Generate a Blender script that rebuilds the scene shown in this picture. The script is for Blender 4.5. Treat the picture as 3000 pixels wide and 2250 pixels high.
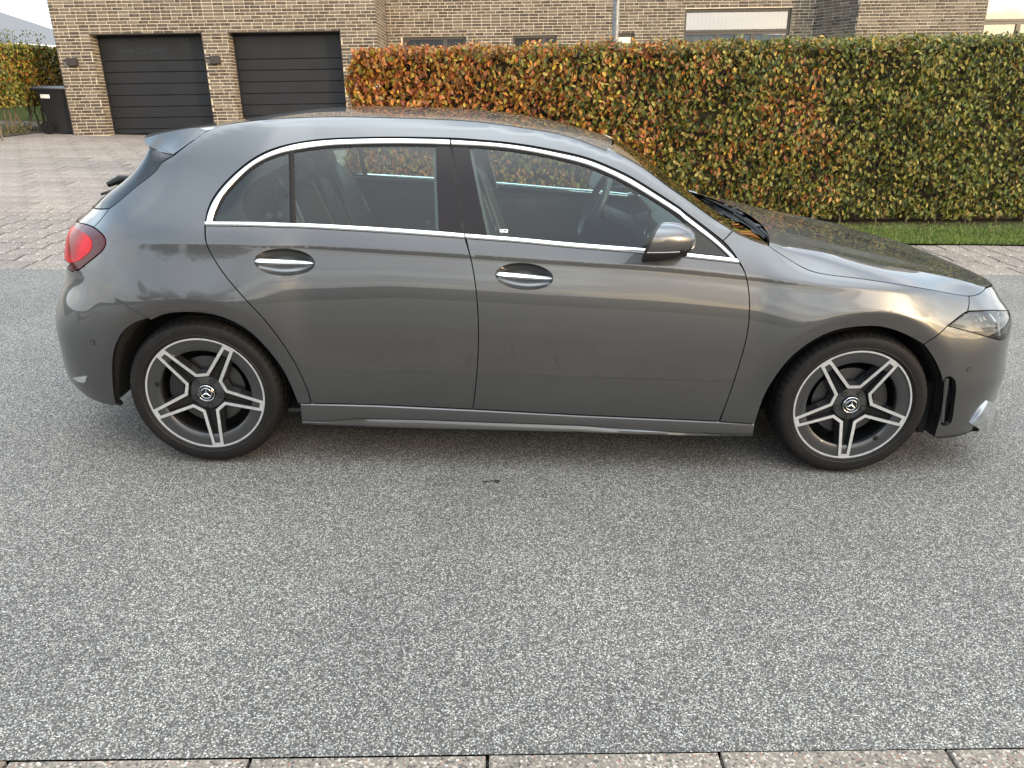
import bpy, math, random, numpy as np
from math import radians, sin, cos, pi
from mathutils import Vector, Matrix, geometry

for _o in list(bpy.data.objects): bpy.data.objects.remove(_o)
SC = bpy.context.scene
COL = SC.collection
RNG = random.Random(7)
NR = np.random.RandomState(11)

# ------------------------------------------------------------------ camera
CAM_P = Vector((-0.104599, -3.825741, 1.591273))
CR = Vector((0.99979624, -0.00101164, 0.02016063))
CU = Vector((-0.01829115, 0.37706433, 0.92600644))
CF = Vector((0.00853864, 0.92618652, -0.376969))
cd = bpy.data.cameras.new('camera'); cam = bpy.data.objects.new('camera', cd); COL.objects.link(cam)
M = Matrix.Identity(4)
for i in range(3):
    M[i][0] = CR[i]; M[i][1] = CU[i]; M[i][2] = -CF[i]; M[i][3] = CAM_P[i]
cam.matrix_world = M
cd.sensor_width = 36.0; cd.lens = 36.0 * 2226.9 / 3000.0
cd.clip_start = 0.05; cd.clip_end = 3000
SC.camera = cam

# ------------------------------------------------------------------ daylight
SUN_EL, SUN_AZ = 12.0, 50.0       # degrees; azimuth from "behind the camera" towards the right
sdir = Vector((sin(radians(SUN_AZ)) * cos(radians(SUN_EL)), -cos(radians(SUN_AZ)) * cos(radians(SUN_EL)), sin(radians(SUN_EL))))
ld = bpy.data.lights.new('sun', 'SUN'); sun = bpy.data.objects.new('sun', ld); COL.objects.link(sun)
ld.energy = 1.15; ld.angle = radians(2.5); ld.color = (1.0, 0.80, 0.56)
sun.rotation_euler = sdir.to_track_quat('Z', 'Y').to_euler(); sun.location = (12, -14, 9)

W = bpy.data.worlds.new('World'); SC.world = W; W.use_nodes = True
nt = W.node_tree; nt.nodes.clear()
def N(t, typ, **kw):
    n = t.nodes.new(typ)
    for k, v in kw.items():
        if hasattr(n, k): setattr(n, k, v)
    return n
out = N(nt, 'ShaderNodeOutputWorld'); bg = N(nt, 'ShaderNodeBackground')
sky = N(nt, 'ShaderNodeTexSky'); sky.sky_type = 'NISHITA'; sky.sun_disc = False
sky.sun_elevation = radians(SUN_EL); sky.sun_rotation = math.atan2(sdir.x, sdir.y)
sky.air_density = 1.1; sky.dust_density = 2.0; sky.ozone_density = 1.2
tc = N(nt, 'ShaderNodeTexCoord'); sx = N(nt, 'ShaderNodeSeparateXYZ'); nt.links.new(tc.outputs['Generated'], sx.inputs[0])
def wm(op, a, b=None, clamp=False):
    m = N(nt, 'ShaderNodeMath'); m.operation = op; m.use_clamp = clamp
    for i, v in enumerate((a, b)):
        if v is None: continue
        if isinstance(v, (int, float)): m.inputs[i].default_value = v
        else: nt.links.new(v, m.inputs[i])
    return m.outputs[0]
zc_ = wm('MAXIMUM', sx.outputs['Z'], 0.0)
den = wm('ADD', zc_, 0.22)
cx = N(nt, 'ShaderNodeCombineXYZ')
nt.links.new(wm('DIVIDE', sx.outputs['X'], den), cx.inputs[0]); nt.links.new(wm('DIVIDE', sx.outputs['Y'], den), cx.inputs[1])
mp = N(nt, 'ShaderNodeMapping'); mp.inputs['Scale'].default_value = (1.0, 1.7, 1.0); mp.inputs['Location'].default_value = (3.1, 0.7, 0)
nt.links.new(cx.outputs[0], mp.inputs[0])
n1 = N(nt, 'ShaderNodeTexNoise'); n1.inputs['Scale'].default_value = 0.9; n1.inputs['Detail'].default_value = 7; n1.inputs['Roughness'].default_value = .55; n1.inputs['Distortion'].default_value = .35
nt.links.new(mp.outputs[0], n1.inputs[0])
rp = N(nt, 'ShaderNodeValToRGB'); rp.color_ramp.elements[0].position = .40; rp.color_ramp.elements[1].position = .62
nt.links.new(n1.outputs[0], rp.inputs[0])
# more cloud / milky haze towards the horizon
hz = wm('SUBTRACT', 1.0, wm('MULTIPLY', zc_, 2.4), True)
cov = wm('ADD', wm('MAXIMUM', rp.outputs[0], 0.22), wm('MULTIPLY', hz, 0.62), True)
zen = wm('MULTIPLY', wm('SUBTRACT', zc_, 0.62, True), 2.2, True)
cov = wm('ADD', cov, wm('MULTIPLY', zen, 0.75), True)
cl = N(nt, 'ShaderNodeMix'); cl.data_type = 'RGBA'
n2 = N(nt, 'ShaderNodeTexNoise'); n2.inputs['Scale'].default_value = 2.3; n2.inputs['Detail'].default_value = 5
nt.links.new(mp.outputs[0], n2.inputs[0])
r2 = N(nt, 'ShaderNodeValToRGB'); r2.color_ramp.elements[0].position = .35; r2.color_ramp.elements[1].position = .7
nt.links.new(n2.outputs[0], r2.inputs[0])
nt.links.new(r2.outputs[0], cl.inputs[0]); cl.inputs[6].default_value = (.70, .75, .86, 1); cl.inputs[7].default_value = (1.04, 1.02, 1.0, 1)
sc_ = N(nt, 'ShaderNodeMix'); sc_.data_type = 'RGBA'; sc_.blend_type = 'MULTIPLY'; sc_.inputs[0].default_value = 1
nt.links.new(sky.outputs[0], sc_.inputs[6]); SKYK = 0.15; sc_.inputs[7].default_value = (2.7, 2.55, 2.35, 1)
mx = N(nt, 'ShaderNodeMix'); mx.data_type = 'RGBA'
nt.links.new(cov, mx.inputs[0]); nt.links.new(sc_.outputs[2], mx.inputs[6])
ck = N(nt, 'ShaderNodeMix'); ck.data_type = 'RGBA'; ck.blend_type = 'MULTIPLY'; ck.inputs[0].default_value = 1
nt.links.new(cl.outputs[2], ck.inputs[6]); CLOUDK = 0.85 / SKYK; ck.inputs[7].default_value = (CLOUDK,) * 3 + (1,)
# warm glow low in the sky round the hidden sun, bright veil overhead
dp = N(nt, 'ShaderNodeVectorMath'); dp.operation = 'DOT_PRODUCT'; nt.links.new(tc.outputs['Generated'], dp.inputs[0]); dp.inputs[1].default_value = tuple(sdir)
gl_ = wm('MULTIPLY', wm('POWER', wm('MAXIMUM', dp.outputs['Value'], 0.0), 8.0), hz)
gm = N(nt, 'ShaderNodeMix'); gm.data_type = 'RGBA'; nt.links.new(wm('MULTIPLY', gl_, 1.3, True), gm.inputs[0]); gm.inputs[7].default_value = (1.9 / SKYK, 1.42 / SKYK, .72 / SKYK, 1)
zv = N(nt, 'ShaderNodeMix'); zv.data_type = 'RGBA'; zv.blend_type = 'ADD'; nt.links.new(zen, zv.inputs[0]); zv.inputs[7].default_value = (1.7 / SKYK, 1.95 / SKYK, 2.05 / SKYK, 1)
nt.links.new(ck.outputs[2], gm.inputs[6]); nt.links.new(gm.outputs[2], zv.inputs[6]); nt.links.new(zv.outputs[2], mx.inputs[7])
nt.links.new(mx.outputs[2], bg.inputs[0]); bg.inputs[1].default_value = SKYK
nt.links.new(bg.outputs[0], out.inputs[0])
SC.view_settings.view_transform = 'Standard'; SC.view_settings.look = 'None'; SC.view_settings.gamma = 1.0
SC.view_settings.use_curve_mapping = False; SC.view_settings.exposure = 1.38
SC.cycles.max_bounces = 10; SC.cycles.transparent_max_bounces = 24; SC.cycles.caustics_reflective = False; SC.cycles.caustics_refractive = False

# ------------------------------------------------------------------ material helpers
def mat(name, col=(.5, .5, .5), rough=.5, metal=0.0, **kw):
    m = bpy.data.materials.new(name); m.use_nodes = True
    b = m.node_tree.nodes['Principled BSDF']
    b.inputs['Base Color'].default_value = (*col, 1); b.inputs['Roughness'].default_value = rough; b.inputs['Metallic'].default_value = metal
    for k, v in kw.items(): b.inputs[k].default_value = v
    return m
def nz(m, scale, detail=4, coords='Object', rough=.55, vec=None, dist=0):
    t = m.node_tree; n = N(t, 'ShaderNodeTexNoise'); n.inputs['Scale'].default_value = scale; n.inputs['Detail'].default_value = detail; n.inputs['Roughness'].default_value = rough; n.inputs['Distortion'].default_value = dist
    if vec is None:
        c = N(t, 'ShaderNodeTexCoord'); vec = c.outputs[coords]
    t.links.new(vec, n.inputs[0]); return n.outputs[0]
def ramp(m, fac, stops, interp='LINEAR'):
    t = m.node_tree; r = N(t, 'ShaderNodeValToRGB'); r.color_ramp.interpolation = interp
    while len(r.color_ramp.elements) < len(stops): r.color_ramp.elements.new(.5)
    for e, (p, c) in zip(r.color_ramp.elements, stops): e.position = p; e.color = (*c, 1) if len(c) == 3 else c
    t.links.new(fac, r.inputs[0]); return r.outputs[0]
def mixc(m, fac, a, b, mode='MIX'):
    t = m.node_tree; x = N(t, 'ShaderNodeMix'); x.data_type = 'RGBA'; x.blend_type = mode
    for i, v in ((0, fac), (6, a), (7, b)):
        if isinstance(v, (int, float)): x.inputs[i].default_value = v
        elif isinstance(v, tuple): x.inputs[i].default_value = (*v, 1)
        else: t.links.new(v, x.inputs[i])
    return x.outputs[2]
def math_(m, op, a, b=None, clamp=False):
    t = m.node_tree; n = N(t, 'ShaderNodeMath'); n.operation = op; n.use_clamp = clamp
    for i, v in enumerate((a, b)):
        if v is None: continue
        if isinstance(v, (int, float)): n.inputs[i].default_value = v
        else: t.links.new(v, n.inputs[i])
    return n.outputs[0]
def setc(m, sock, name='Base Color'): m.node_tree.links.new(sock, m.node_tree.nodes['Principled BSDF'].inputs[name])
def bump(m, h, strength=.3, dist=.01):
    t = m.node_tree; b = N(t, 'ShaderNodeBump'); b.inputs['Strength'].default_value = strength; b.inputs['Distance'].default_value = dist
    t.links.new(h, b.inputs['Height']); t.links.new(b.outputs[0], t.nodes['Principled BSDF'].inputs['Normal'])
def objpos(m):
    t = m.node_tree; return N(t, 'ShaderNodeTexCoord').outputs['Object']
def rnd(m):
    t = m.node_tree; g = N(t, 'ShaderNodeNewGeometry'); o = N(t, 'ShaderNodeObjectInfo')
    return math_(m, 'FRACT', math_(m, 'ADD', g.outputs['Random Per Island'], o.outputs['Random']))

# ------------------------------------------------------------------ materials
# metallic grey car paint under clear coat
PAINT = mat('grey_metallic_paint', (.155, .152, .150), .33, .90, **{'Coat Weight': 1.0, 'Coat Roughness': .015, 'Coat IOR': 1.55})
_f = nz(PAINT, 900, 2); setc(PAINT, ramp(PAINT, _f, [(.3, (.074, .074, .075)), (.7, (.095, .095, .096))]))
GLOSSBLACK = mat('gloss_black_panel', (.008, .009, .011), .04, 0)
PILLAR = mat('black_pillar_film', (.008, .006, .0065), .10, 0, **{'Specular IOR Level': .22})
RUBBER = mat('black_rubber', (.005, .005, .005), .7, 0, **{'Specular IOR Level': .25})
PLASTIC = mat('black_plastic', (.009, .009, .0095), .45, 0, **{'Specular IOR Level': .35})
_n = nz(PLASTIC, 350, 2); bump(PLASTIC, _n, .15, .002)
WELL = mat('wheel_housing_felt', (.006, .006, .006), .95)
CHROME = mat('polished_trim', (.86, .87, .88), .09, 1.0)
SATIN = mat('machined_alloy', (.56, .565, .57), .38, .75)
_n = nz(SATIN, 60, 3); setc(SATIN, ramp(SATIN, _n, [(.3, (.55, .555, .56)), (.7, (.68, .685, .69))]))
RIMDARK = mat('dark_grey_alloy', (.045, .046, .048), .34, .55, **{'Coat Weight': .6, 'Coat Roughness': .08})
RIMWALL = mat('dark_gloss_alloy', (.07, .072, .076), .14, .8, **{'Coat Weight': .8, 'Coat Roughness': .05})
DISC = mat('brake_disc_steel', (.09, .09, .09), .45, 1.0)
CALIPER = mat('brake_caliper_iron', (.018, .018, .019), .5, .3)
TYRE = mat('tyre_rubber', (.008, .0075, .007), .65, 0, **{'Specular IOR Level': .22})
_n = nz(TYRE, 9, 5); setc(TYRE, ramp(TYRE, _n, [(.3, (.0055, .005, .005)), (.6, (.009, .0078, .0072)), (.8, (.017, .0135, .011))])); bump(TYRE, nz(TYRE, 180, 3), .12, .002)
TYRETXT = mat('tyre_lettering', (.012, .011, .011), .5)
def glass(name, tint, refl=1.0, rough=.0, dirt=.0):
    m = bpy.data.materials.new(name); m.use_nodes = True; t = m.node_tree; t.nodes.clear()
    o = N(t, 'ShaderNodeOutputMaterial'); mx = N(t, 'ShaderNodeMixShader'); tr = N(t, 'ShaderNodeBsdfTransparent'); gl = N(t, 'ShaderNodeBsdfGlossy'); fr = N(t, 'ShaderNodeFresnel')
    tr.inputs[0].default_value = (*tint, 1); gl.inputs[0].default_value = (1, 1, 1, 1); gl.inputs[1].default_value = rough; fr.inputs[0].default_value = 1.52
    k = N(t, 'ShaderNodeMath'); k.operation = 'MULTIPLY'; k.inputs[1].default_value = refl; k.use_clamp = True
    t.links.new(fr.outputs[0], k.inputs[0]); t.links.new(k.outputs[0], mx.inputs[0]); t.links.new(tr.outputs[0], mx.inputs[1]); t.links.new(gl.outputs[0], mx.inputs[2])
    if dirt:
        df = N(t, 'ShaderNodeBsdfDiffuse'); df.inputs[0].default_value = (.42, .47, .45, 1); m2 = N(t, 'ShaderNodeMixShader'); m2.inputs[0].default_value = dirt
        t.links.new(mx.outputs[0], m2.inputs[1]); t.links.new(df.outputs[0], m2.inputs[2]); t.links.new(m2.outputs[0], o.inputs[0])
    else: t.links.new(mx.outputs[0], o.inputs[0])
    return m
GLASS = glass('green_tinted_glass', (.60, .72, .69), .85, 0, .004)
WGLASS = glass('windscreen_glass', (.50, .58, .53), 1.15)
LENS = glass('clear_lens', (.80, .83, .84), 1.15)
HOUSEGLASS = mat('house_glass', (.012, .013, .014), .03, 0, **{'Specular IOR Level': .35})
REDLENS = mat('red_lens', (.50, .012, .018), .3, 0, **{'Coat Weight': .35, 'Coat Roughness': .01, 'Coat IOR': 1.4, 'Specular IOR Level': .05})
_n = nz(REDLENS, 7, 2); setc(REDLENS, ramp(REDLENS, _n, [(.35, (.16, .001, .003)), (.6, (.46, .003, .012))]))
REDDARK = mat('dark_red_lens', (.05, .0015, .006), .2, 0, **{'Coat Weight': .5, 'Coat Roughness': .01, 'Coat IOR': 1.45, 'Specular IOR Level': .1})
REFLECTOR = mat('lamp_reflector', (.62, .63, .64), .16, 1.0)
WHITELENS = mat('white_lens', (.36, .365, .38), .12, .3, **{'Coat Weight': 1.0})
INTERIOR = mat('dark_cabin_trim', (.055, .058, .058), .6)
LEATHER = mat('dark_leather', (.045, .048, .05), .38)
_n = nz(LEATHER, 240, 3); bump(LEATHER, _n, .2, .002)
HEADLINER = mat('grey_headliner', (.20, .20, .19), .9)
SCREEN = mat('dark_screen', (.01, .011, .012), .08)

# road: light stone chips set in dark bitumen
ASPHALT = mat('chip_asphalt', (.2, .2, .2), .88)
def chips(m, scale, stops, dark, edge=.34):
    t = m.node_tree; c = objpos(m)
    v = N(t, 'ShaderNodeTexVoronoi'); v.inputs['Scale'].default_value = scale; v.inputs['Randomness'].default_value = 1.0; t.links.new(c, v.inputs['Vector'])
    s = N(t, 'ShaderNodeSeparateColor'); t.links.new(v.outputs['Color'], s.inputs[0])
    col = ramp(m, s.outputs[0], stops, 'CONSTANT')
    e = ramp(m, v.outputs['Distance'], [(edge, (1, 1, 1)), (edge + .25, (0, 0, 0))])
    return mixc(m, e, dark, col), v, c
_c, _v, _p = chips(ASPHALT, 235, [(0, (.042, .040, .038)), (.30, (.100, .096, .091)), (.48, (.18, .174, .165)), (.68, (.275, .266, .252)), (.86, (.42, .408, .385)), (.95, (.34, .30, .25)), (.98, (.20, .16, .135))], (.062, .060, .056), .45)
_b = nz(ASPHALT, 1.1, 6, vec=_p); _c = mixc(ASPHALT, 1.0, _c, ramp(ASPHALT, _b, [(.25, (.84, .82, .79)), (.75, (1.16, 1.13, 1.07))]), 'MULTIPLY')
_b = nz(ASPHALT, 60, 3, vec=_p); _c = mixc(ASPHALT, 1.0, _c, ramp(ASPHALT, _b, [(.3, (.84, .84, .84)), (.7, (1.15, 1.15, 1.15))]), 'MULTIPLY')
_s = nz(ASPHALT, .55, 3, vec=_p, dist=.4); _c = mixc(ASPHALT, ramp(ASPHALT, _s, [(.66, (0, 0, 0)), (.80, (.5, .5, .5))]), _c, (.10, .10, .10))
setc(ASPHALT, _c)
_t = ASPHALT.node_tree; _h = ramp(ASPHALT, _v.outputs['Distance'], [(.1, (1, 1, 1)), (.6, (0, 0, 0))]); bump(ASPHALT, _h, .35, .003)
KERBSTONE = mat('exposed_aggregate', (.3, .28, .25), .85)
_c, _v, _p = chips(KERBSTONE, 150, [(0, (.06, .052, .048)), (.14, (.16, .14, .118)), (.5, (.225, .19, .155)), (.75, (.33, .285, .235)), (.9, (.22, .125, .092)), (.96, (.48, .44, .39))], (.135, .113, .090), .5)
_b = nz(KERBSTONE, 3, 5, vec=_p); setc(KERBSTONE, mixc(KERBSTONE, 1.0, _c, ramp(KERBSTONE, _b, [(.3, (.78, .78, .76)), (.7, (1.1, 1.08, 1.05))]), 'MULTIPLY')); bump(KERBSTONE, _v.outputs['Distance'], .4, .003)
PAVER = mat('washed_concrete_paver', (.33, .29, .25), .9)
_c, _v, _p = chips(PAVER, 95, [(0, (.095, .080, .068)), (.2, (.165, .140, .119)), (.55, (.215, .183, .155)), (.85, (.29, .253, .217)), (.95, (.42, .38, .34))], (.145, .122, .103), .5)
_c = mixc(PAVER, 1.0, _c, ramp(PAVER, rnd(PAVER), [(0, (.86, .85, .85)), (1, (1.12, 1.1, 1.08))]), 'MULTIPLY')
_b = nz(PAVER, 1.4, 5, vec=_p); setc(PAVER, mixc(PAVER, 1.0, _c, ramp(PAVER, _b, [(.3, (.80, .79, .79)), (.7, (1.12, 1.1, 1.08))]), 'MULTIPLY')); bump(PAVER, _v.outputs['Distance'], .35, .003)
JOINT = mat('joint_sand', (.075, .062, .048), .95)
_n = nz(JOINT, 9, 5); setc(JOINT, ramp(JOINT, _n, [(.35, (.022, .018, .014)), (.65, (.05, .042, .032)), (.8, (.028, .034, .014))]))
SOIL = mat('dark_soil', (.045, .032, .022), .95)
_n = nz(SOIL, 14, 6); setc(SOIL, ramp(SOIL, _n, [(.3, (.022, .016, .011)), (.7, (.075, .05, .033))])); bump(SOIL, _n, .8, .03)
LAWN = mat('lawn_soil', (.035, .042, .015), 1.0, 0, **{'Specular IOR Level': 0.0})
GRASSM = mat('grass_blades', (.07, .12, .02), .6)
setc(GRASSM, mixc(GRASSM, 1.0, ramp(GRASSM, rnd(GRASSM), [(0, (.05, .095, .012)), (.6, (.10, .165, .022)), (.9, (.17, .21, .045)), (1, (.30, .26, .10))]), ramp(GRASSM, nz(GRASSM, 3, 4), [(.3, (.75, .8, .7)), (.7, (1.2, 1.15, 1.0))]), 'MULTIPLY'))
# bricks: grey-brown bars, each with its own tone and a lighter burnt belly
BRICK = mat('grey_brown_brick', (.12, .10, .085), .85)
_r = rnd(BRICK); _c = ramp(BRICK, _r, [(0, (.028, .022, .020)), (.22, (.044, .034, .030)), (.45, (.075, .060, .048)), (.65, (.105, .087, .069)), (.85, (.145, .124, .100)), (1, (.055, .041, .036))])
_n = nz(BRICK, 16, 5); _c = mixc(BRICK, ramp(BRICK, _n, [(.42, (0, 0, 0)), (.72, (.55, .55, .55))]), _c, (.17, .145, .115)); _n2 = nz(BRICK, 70, 4)
setc(BRICK, mixc(BRICK, 1.0, _c, ramp(BRICK, _n2, [(.3, (.78, .78, .78)), (.7, (1.15, 1.15, 1.15))]), 'MULTIPLY')); bump(BRICK, _n2, .5, .004)
MORTAR = mat('pale_mortar', (.50, .43, .33), .95)
_n = nz(MORTAR, 12, 6); setc(MORTAR, ramp(MORTAR, _n, [(.3, (.46, .39, .295)), (.7, (.62, .535, .41))])); bump(MORTAR, nz(MORTAR, 90, 3), .4, .004)
DOORM = mat('charcoal_garage_door', (.022, .023, .026), .5, 0, **{'Specular IOR Level': .35})
_n = nz(DOORM, 3, 5); bump(DOORM, nz(DOORM, 120, 3), .12, .002); setc(DOORM, ramp(DOORM, _n, [(.3, (.0085, .009, .0105)), (.7, (.013, .0135, .0155))]))
SCUFF = mat('door_scuff_mark', (.006, .006, .007), .3)
FRAME = mat('dark_brown_frame', (.050, .042, .034), .4)
BLIND = mat('pale_vertical_blind', (.62, .60, .55), .8)
PALEPANE = mat('sky_reflection_pane', (.80, .70, .50), .08, .25, **{'Coat Weight': 1.0, 'Coat Roughness': 0.0, 'Coat IOR': 1.9})  # warm base colour paints in the bright sky mirrored by the glass
LAMPM = mat('dark_bronze_lamp', (.028, .022, .02), .5)
STEEL = mat('galvanised_steel', (.36, .37, .38), .5, .7)
_n = nz(STEEL, 25, 5); setc(STEEL, ramp(STEEL, _n, [(.3, (.13, .135, .14)), (.7, (.25, .255, .26))]))
BINM = mat('black_bin_plastic', (.014, .015, .018), .42)
PAPER = mat('white_label_paper', (.75, .75, .72), .7)
BARK = mat('grey_brown_bark', (.11, .085, .06), .9)
_n = nz(BARK, 30, 5); setc(BARK, ramp(BARK, _n, [(.3, (.06, .045, .03)), (.7, (.16, .13, .095))]))
INK = mat('dark_print', (.03, .035, .035), .5)
def leafmat(name, a, b, split, gx=0.0, cx=0.0):
    """beech leaves: mix of autumn and green leaves, with drifts of colour along the hedge"""
    m = mat(name, (.1, .1, .02), .48, 0, **{'Specular IOR Level': .35}); r = rnd(m); p = objpos(m); t = m.node_tree
    s = N(t, 'ShaderNodeSeparateXYZ'); t.links.new(p, s.inputs[0])
    n = nz(m, 1.3, 4, vec=p); g = math_(m, 'ADD', math_(m, 'MULTIPLY', math_(m, 'SUBTRACT', n, .5), 1.5), math_(m, 'ADD', math_(m, 'MULTIPLY', math_(m, 'SUBTRACT', s.outputs['X'], cx), gx), split))
    gr = N(t, 'ShaderNodeNewGeometry')
    sel = math_(m, 'ADD', math_(m, 'MULTIPLY', math_(m, 'SUBTRACT', r, .5), .62), g)
    r2 = math_(m, 'FRACT', math_(m, 'MULTIPLY', r, 37.7))
    aut = ramp(m, r2, a); grn = ramp(m, r2, b)
    c = mixc(m, ramp(m, sel, [(.42, (0, 0, 0)), (.58, (1, 1, 1))]), aut, grn)
    c = mixc(m, 1.0, c, ramp(m, nz(m, 22, 3, vec=p), [(.3, (.8, .8, .8)), (.7, (1.2, 1.2, 1.2))]), 'MULTIPLY'); setc(m, c)
    # light passing through the leaves
    b_ = t.nodes['Principled BSDF']; o_ = t.nodes['Material Output']; tl = N(t, 'ShaderNodeBsdfTranslucent'); mxs = N(t, 'ShaderNodeMixShader'); mxs.inputs[0].default_value = .22
    t.links.new(c, tl.inputs[0]); t.links.new(b_.outputs[0], mxs.inputs[1]); t.links.new(tl.outputs[0], mxs.inputs[2]); t.links.new(mxs.outputs[0], o_.inputs[0])
    return m
AUT = [(0, (.10, .026, .012)), (.2, (.26, .070, .018)), (.38, (.36, .125, .030)), (.52, (.42, .20, .022)), (.64, (.25, .105, .055)), (.76, (.10, .12, .015)), (.88, (.42, .29, .03)), (1, (.13, .045, .022))]
GRN = [(0, (.024, .038, .006)), (.25, (.054, .074, .010)), (.5, (.108, .125, .018)), (.72, (.19, .18, .030)), (.88, (.30, .225, .045)), (1, (.17, .085, .03))]
LEAF = leafmat('beech_leaves', AUT, GRN, .50, .15, 1.3)
LEAF2 = leafmat('far_beech_leaves', AUT, GRN, .38, .28, -11.2)
LEAFG = leafmat('green_tree_leaves', GRN, GRN, .6)
ROOF = mat('grey_roof_tiles', (.10, .10, .105), .7)
RENDER = mat('white_render', (.70, .68, .64), .9)
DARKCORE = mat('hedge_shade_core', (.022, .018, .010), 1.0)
OILM = mat('oil_stain', (.02, .02, .021), .5)
FORECOURT = mat('grey_forecourt', (.17, .16, .145), .9)
setc(FORECOURT, ramp(FORECOURT, nz(FORECOURT, 4, 6), [(.3, (.13, .12, .11)), (.7, (.21, .195, .175))]))

# ------------------------------------------------------------------ object helpers
def tag(o, label=None, cat=None, group=None, kind=None):
    if label: o['label'] = label
    if cat: o['category'] = cat
    if group: o['group'] = group
    if kind: o['kind'] = kind
    return o
def empty(name, loc=(0, 0, 0), label=None, cat=None, group=None, rot=None):
    o = bpy.data.objects.new(name, None); COL.objects.link(o); o.location = loc; o.empty_display_size = .2
    if rot is not None: o.matrix_world = rot
    return tag(o, label, cat, group)
def link(name, me, parent=None, kind=None):
    o = bpy.data.objects.new(name, me); COL.objects.link(o)
    if parent is not None: o.parent = parent
    if kind: o['kind'] = kind
    return o
def mesh(name, v, f, m=None, parent=None, smooth=True, norms=None, mats=None, mi=None, kind=None, angle=None):
    me = bpy.data.meshes.new(name); me.from_pydata([tuple(map(float, p)) for p in v], [], [tuple(map(int, q)) for q in f])
    for mm in (mats or [m]):
        if mm: me.materials.append(mm)
    if mi is not None: me.polygons.foreach_set('material_index', np.array(mi, dtype=np.int32))
    me.polygons.foreach_set('use_smooth', np.full(len(me.polygons), bool(smooth)))
    me.update()
    if norms is not None: me.normals_split_custom_set_from_vertices([tuple(map(float, n)) for n in norms])
    elif smooth and angle:
        me.set_sharp_from_angle(angle=radians(angle))
    return link(name, me, parent, kind)
class MB:
    def __init__(s): s.v = []; s.f = []; s.mi = []
    def add(s, v, f, mi=0):
        b = len(s.v); s.v += [tuple(map(float, p)) for p in v]; s.f += [tuple(b + i for i in q) for q in f]; s.mi += [mi] * len(f); return s
    def box(s, x0, x1, y0, y1, z0, z1, mi=0, fr=None):
        v = [(x, y, z) for x in (x0, x1) for y in (y0, y1) for z in (z0, z1)]
        if fr is not None: v = [tuple(fr @ Vector(p)) for p in v]
        return s.add(v, [(0, 1, 3, 2), (4, 6, 7, 5), (0, 4, 5, 1), (2, 3, 7, 6), (0, 2, 6, 4), (1, 5, 7, 3)], mi)
    def tube(s, pts, r, n=10, mi=0, caps=True):
        pts = [Vector(p) for p in pts]; rr = r if isinstance(r, (list, tuple)) else [r] * len(pts); rings = []
        for i, p in enumerate(pts):
            d = (pts[min(i + 1, len(pts) - 1)] - pts[max(i - 1, 0)]).normalized(); a = Vector((0, 0, 1)) if abs(d.z) < .9 else Vector((1, 0, 0))
            e1 = d.cross(a).normalized(); e2 = d.cross(e1)
            rings.append([tuple(p + rr[i] * (cos(2 * pi * k / n) * e1 + sin(2 * pi * k / n) * e2)) for k in range(n)])
        v = [q for r_ in rings for q in r_]; f = []
        for i in range(len(pts) - 1):
            for k in range(n): f.append((i * n + k, i * n + (k + 1) % n, (i + 1) * n + (k + 1) % n, (i + 1) * n + k))
        if caps: f.append(tuple(range(n - 1, -1, -1))); f.append(tuple((len(pts) - 1) * n + k for k in range(n)))
        return s.add(v, f, mi)
    def obj(s, name, m=None, parent=None, smooth=False, mats=None, kind=None, angle=40):
        return mesh(name, s.v, s.f, m, parent, smooth, None, mats, s.mi if mats else None, kind, angle if smooth else None)
def grid_faces(nu, nv, close=False, flip=False, base=0):
    f = []
    for i in range(nu if close else nu - 1):
        for j in range(nv - 1):
            a = base + i * nv + j; b = base + ((i + 1) % nu) * nv + j
            q = (a, b, b + 1, a + 1); f.append(q[::-1] if flip else q)
    return f
def bevel(o, w=.005, seg=2):
    b = o.modifiers.new('bevel', 'BEVEL'); b.width = w; b.segments = seg; b.limit_method = 'ANGLE'; b.angle_limit = radians(35); return o

# ---- half-body surface of the hatchback: point = SIDE(u, z); u runs along the car, z is height
def pchip(xs, ys, x):
    xs=np.asarray(xs,float); ys=np.asarray(ys,float); x=np.clip(x,xs[0],xs[-1])
    h=np.diff(xs); d=np.diff(ys)/h; m=np.zeros(len(xs)); m[0],m[-1]=d[0],d[-1]
    for i in range(1,len(xs)-1):
        m[i]=0 if d[i-1]*d[i]<=0 else 2*d[i-1]*d[i]/(d[i-1]+d[i])
    i=np.clip(np.searchsorted(xs,x)-1,0,len(xs)-2); t=(x-xs[i])/h[i]
    return (2*t**3-3*t**2+1)*ys[i]+(t**3-2*t**2+t)*h[i]*m[i]+(3*t**2-2*t**3)*ys[i+1]+(t**3-t**2)*h[i]*m[i+1]
def spl(xs, ys, x):  # natural-ish smooth spline (catmull)
    xs=np.asarray(xs,float); ys=np.asarray(ys,float); x=np.clip(x,xs[0],xs[-1])
    m=np.gradient(ys,xs); h=np.diff(xs)
    i=np.clip(np.searchsorted(xs,x)-1,0,len(xs)-2); t=(x-xs[i])/h[i]
    return (2*t**3-3*t**2+1)*ys[i]+(t**3-2*t**2+t)*h[i]*m[i]+(3*t**2-2*t**3)*ys[i+1]+(t**3-t**2)*h[i]*m[i+1]
def zcrease(x): return spl([-2.2,-1.75,-1.635,-1.293,-1.025,-.687,-.258,-.088,.197,.484,.854,1.143,1.35,1.6,1.8,2.3],
                           [.920,.938,.945,.953,.954,.946,.930,.922,.908,.895,.865,.840,.826,.80,.78,.73],x)
D=[-.85,-.70,-.62,-.5,-.35,-.25,-.2,-.15,-.11,-.08,-.05,-.032,-.015,-.004,.004,.03,.06,.09,.15,.25,.36,.41,.45,.6]
XC=[-2.2,-1.75,-1.36,-.95,-.5,.6,.9,1.15,1.38,1.75,2.3]
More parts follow.
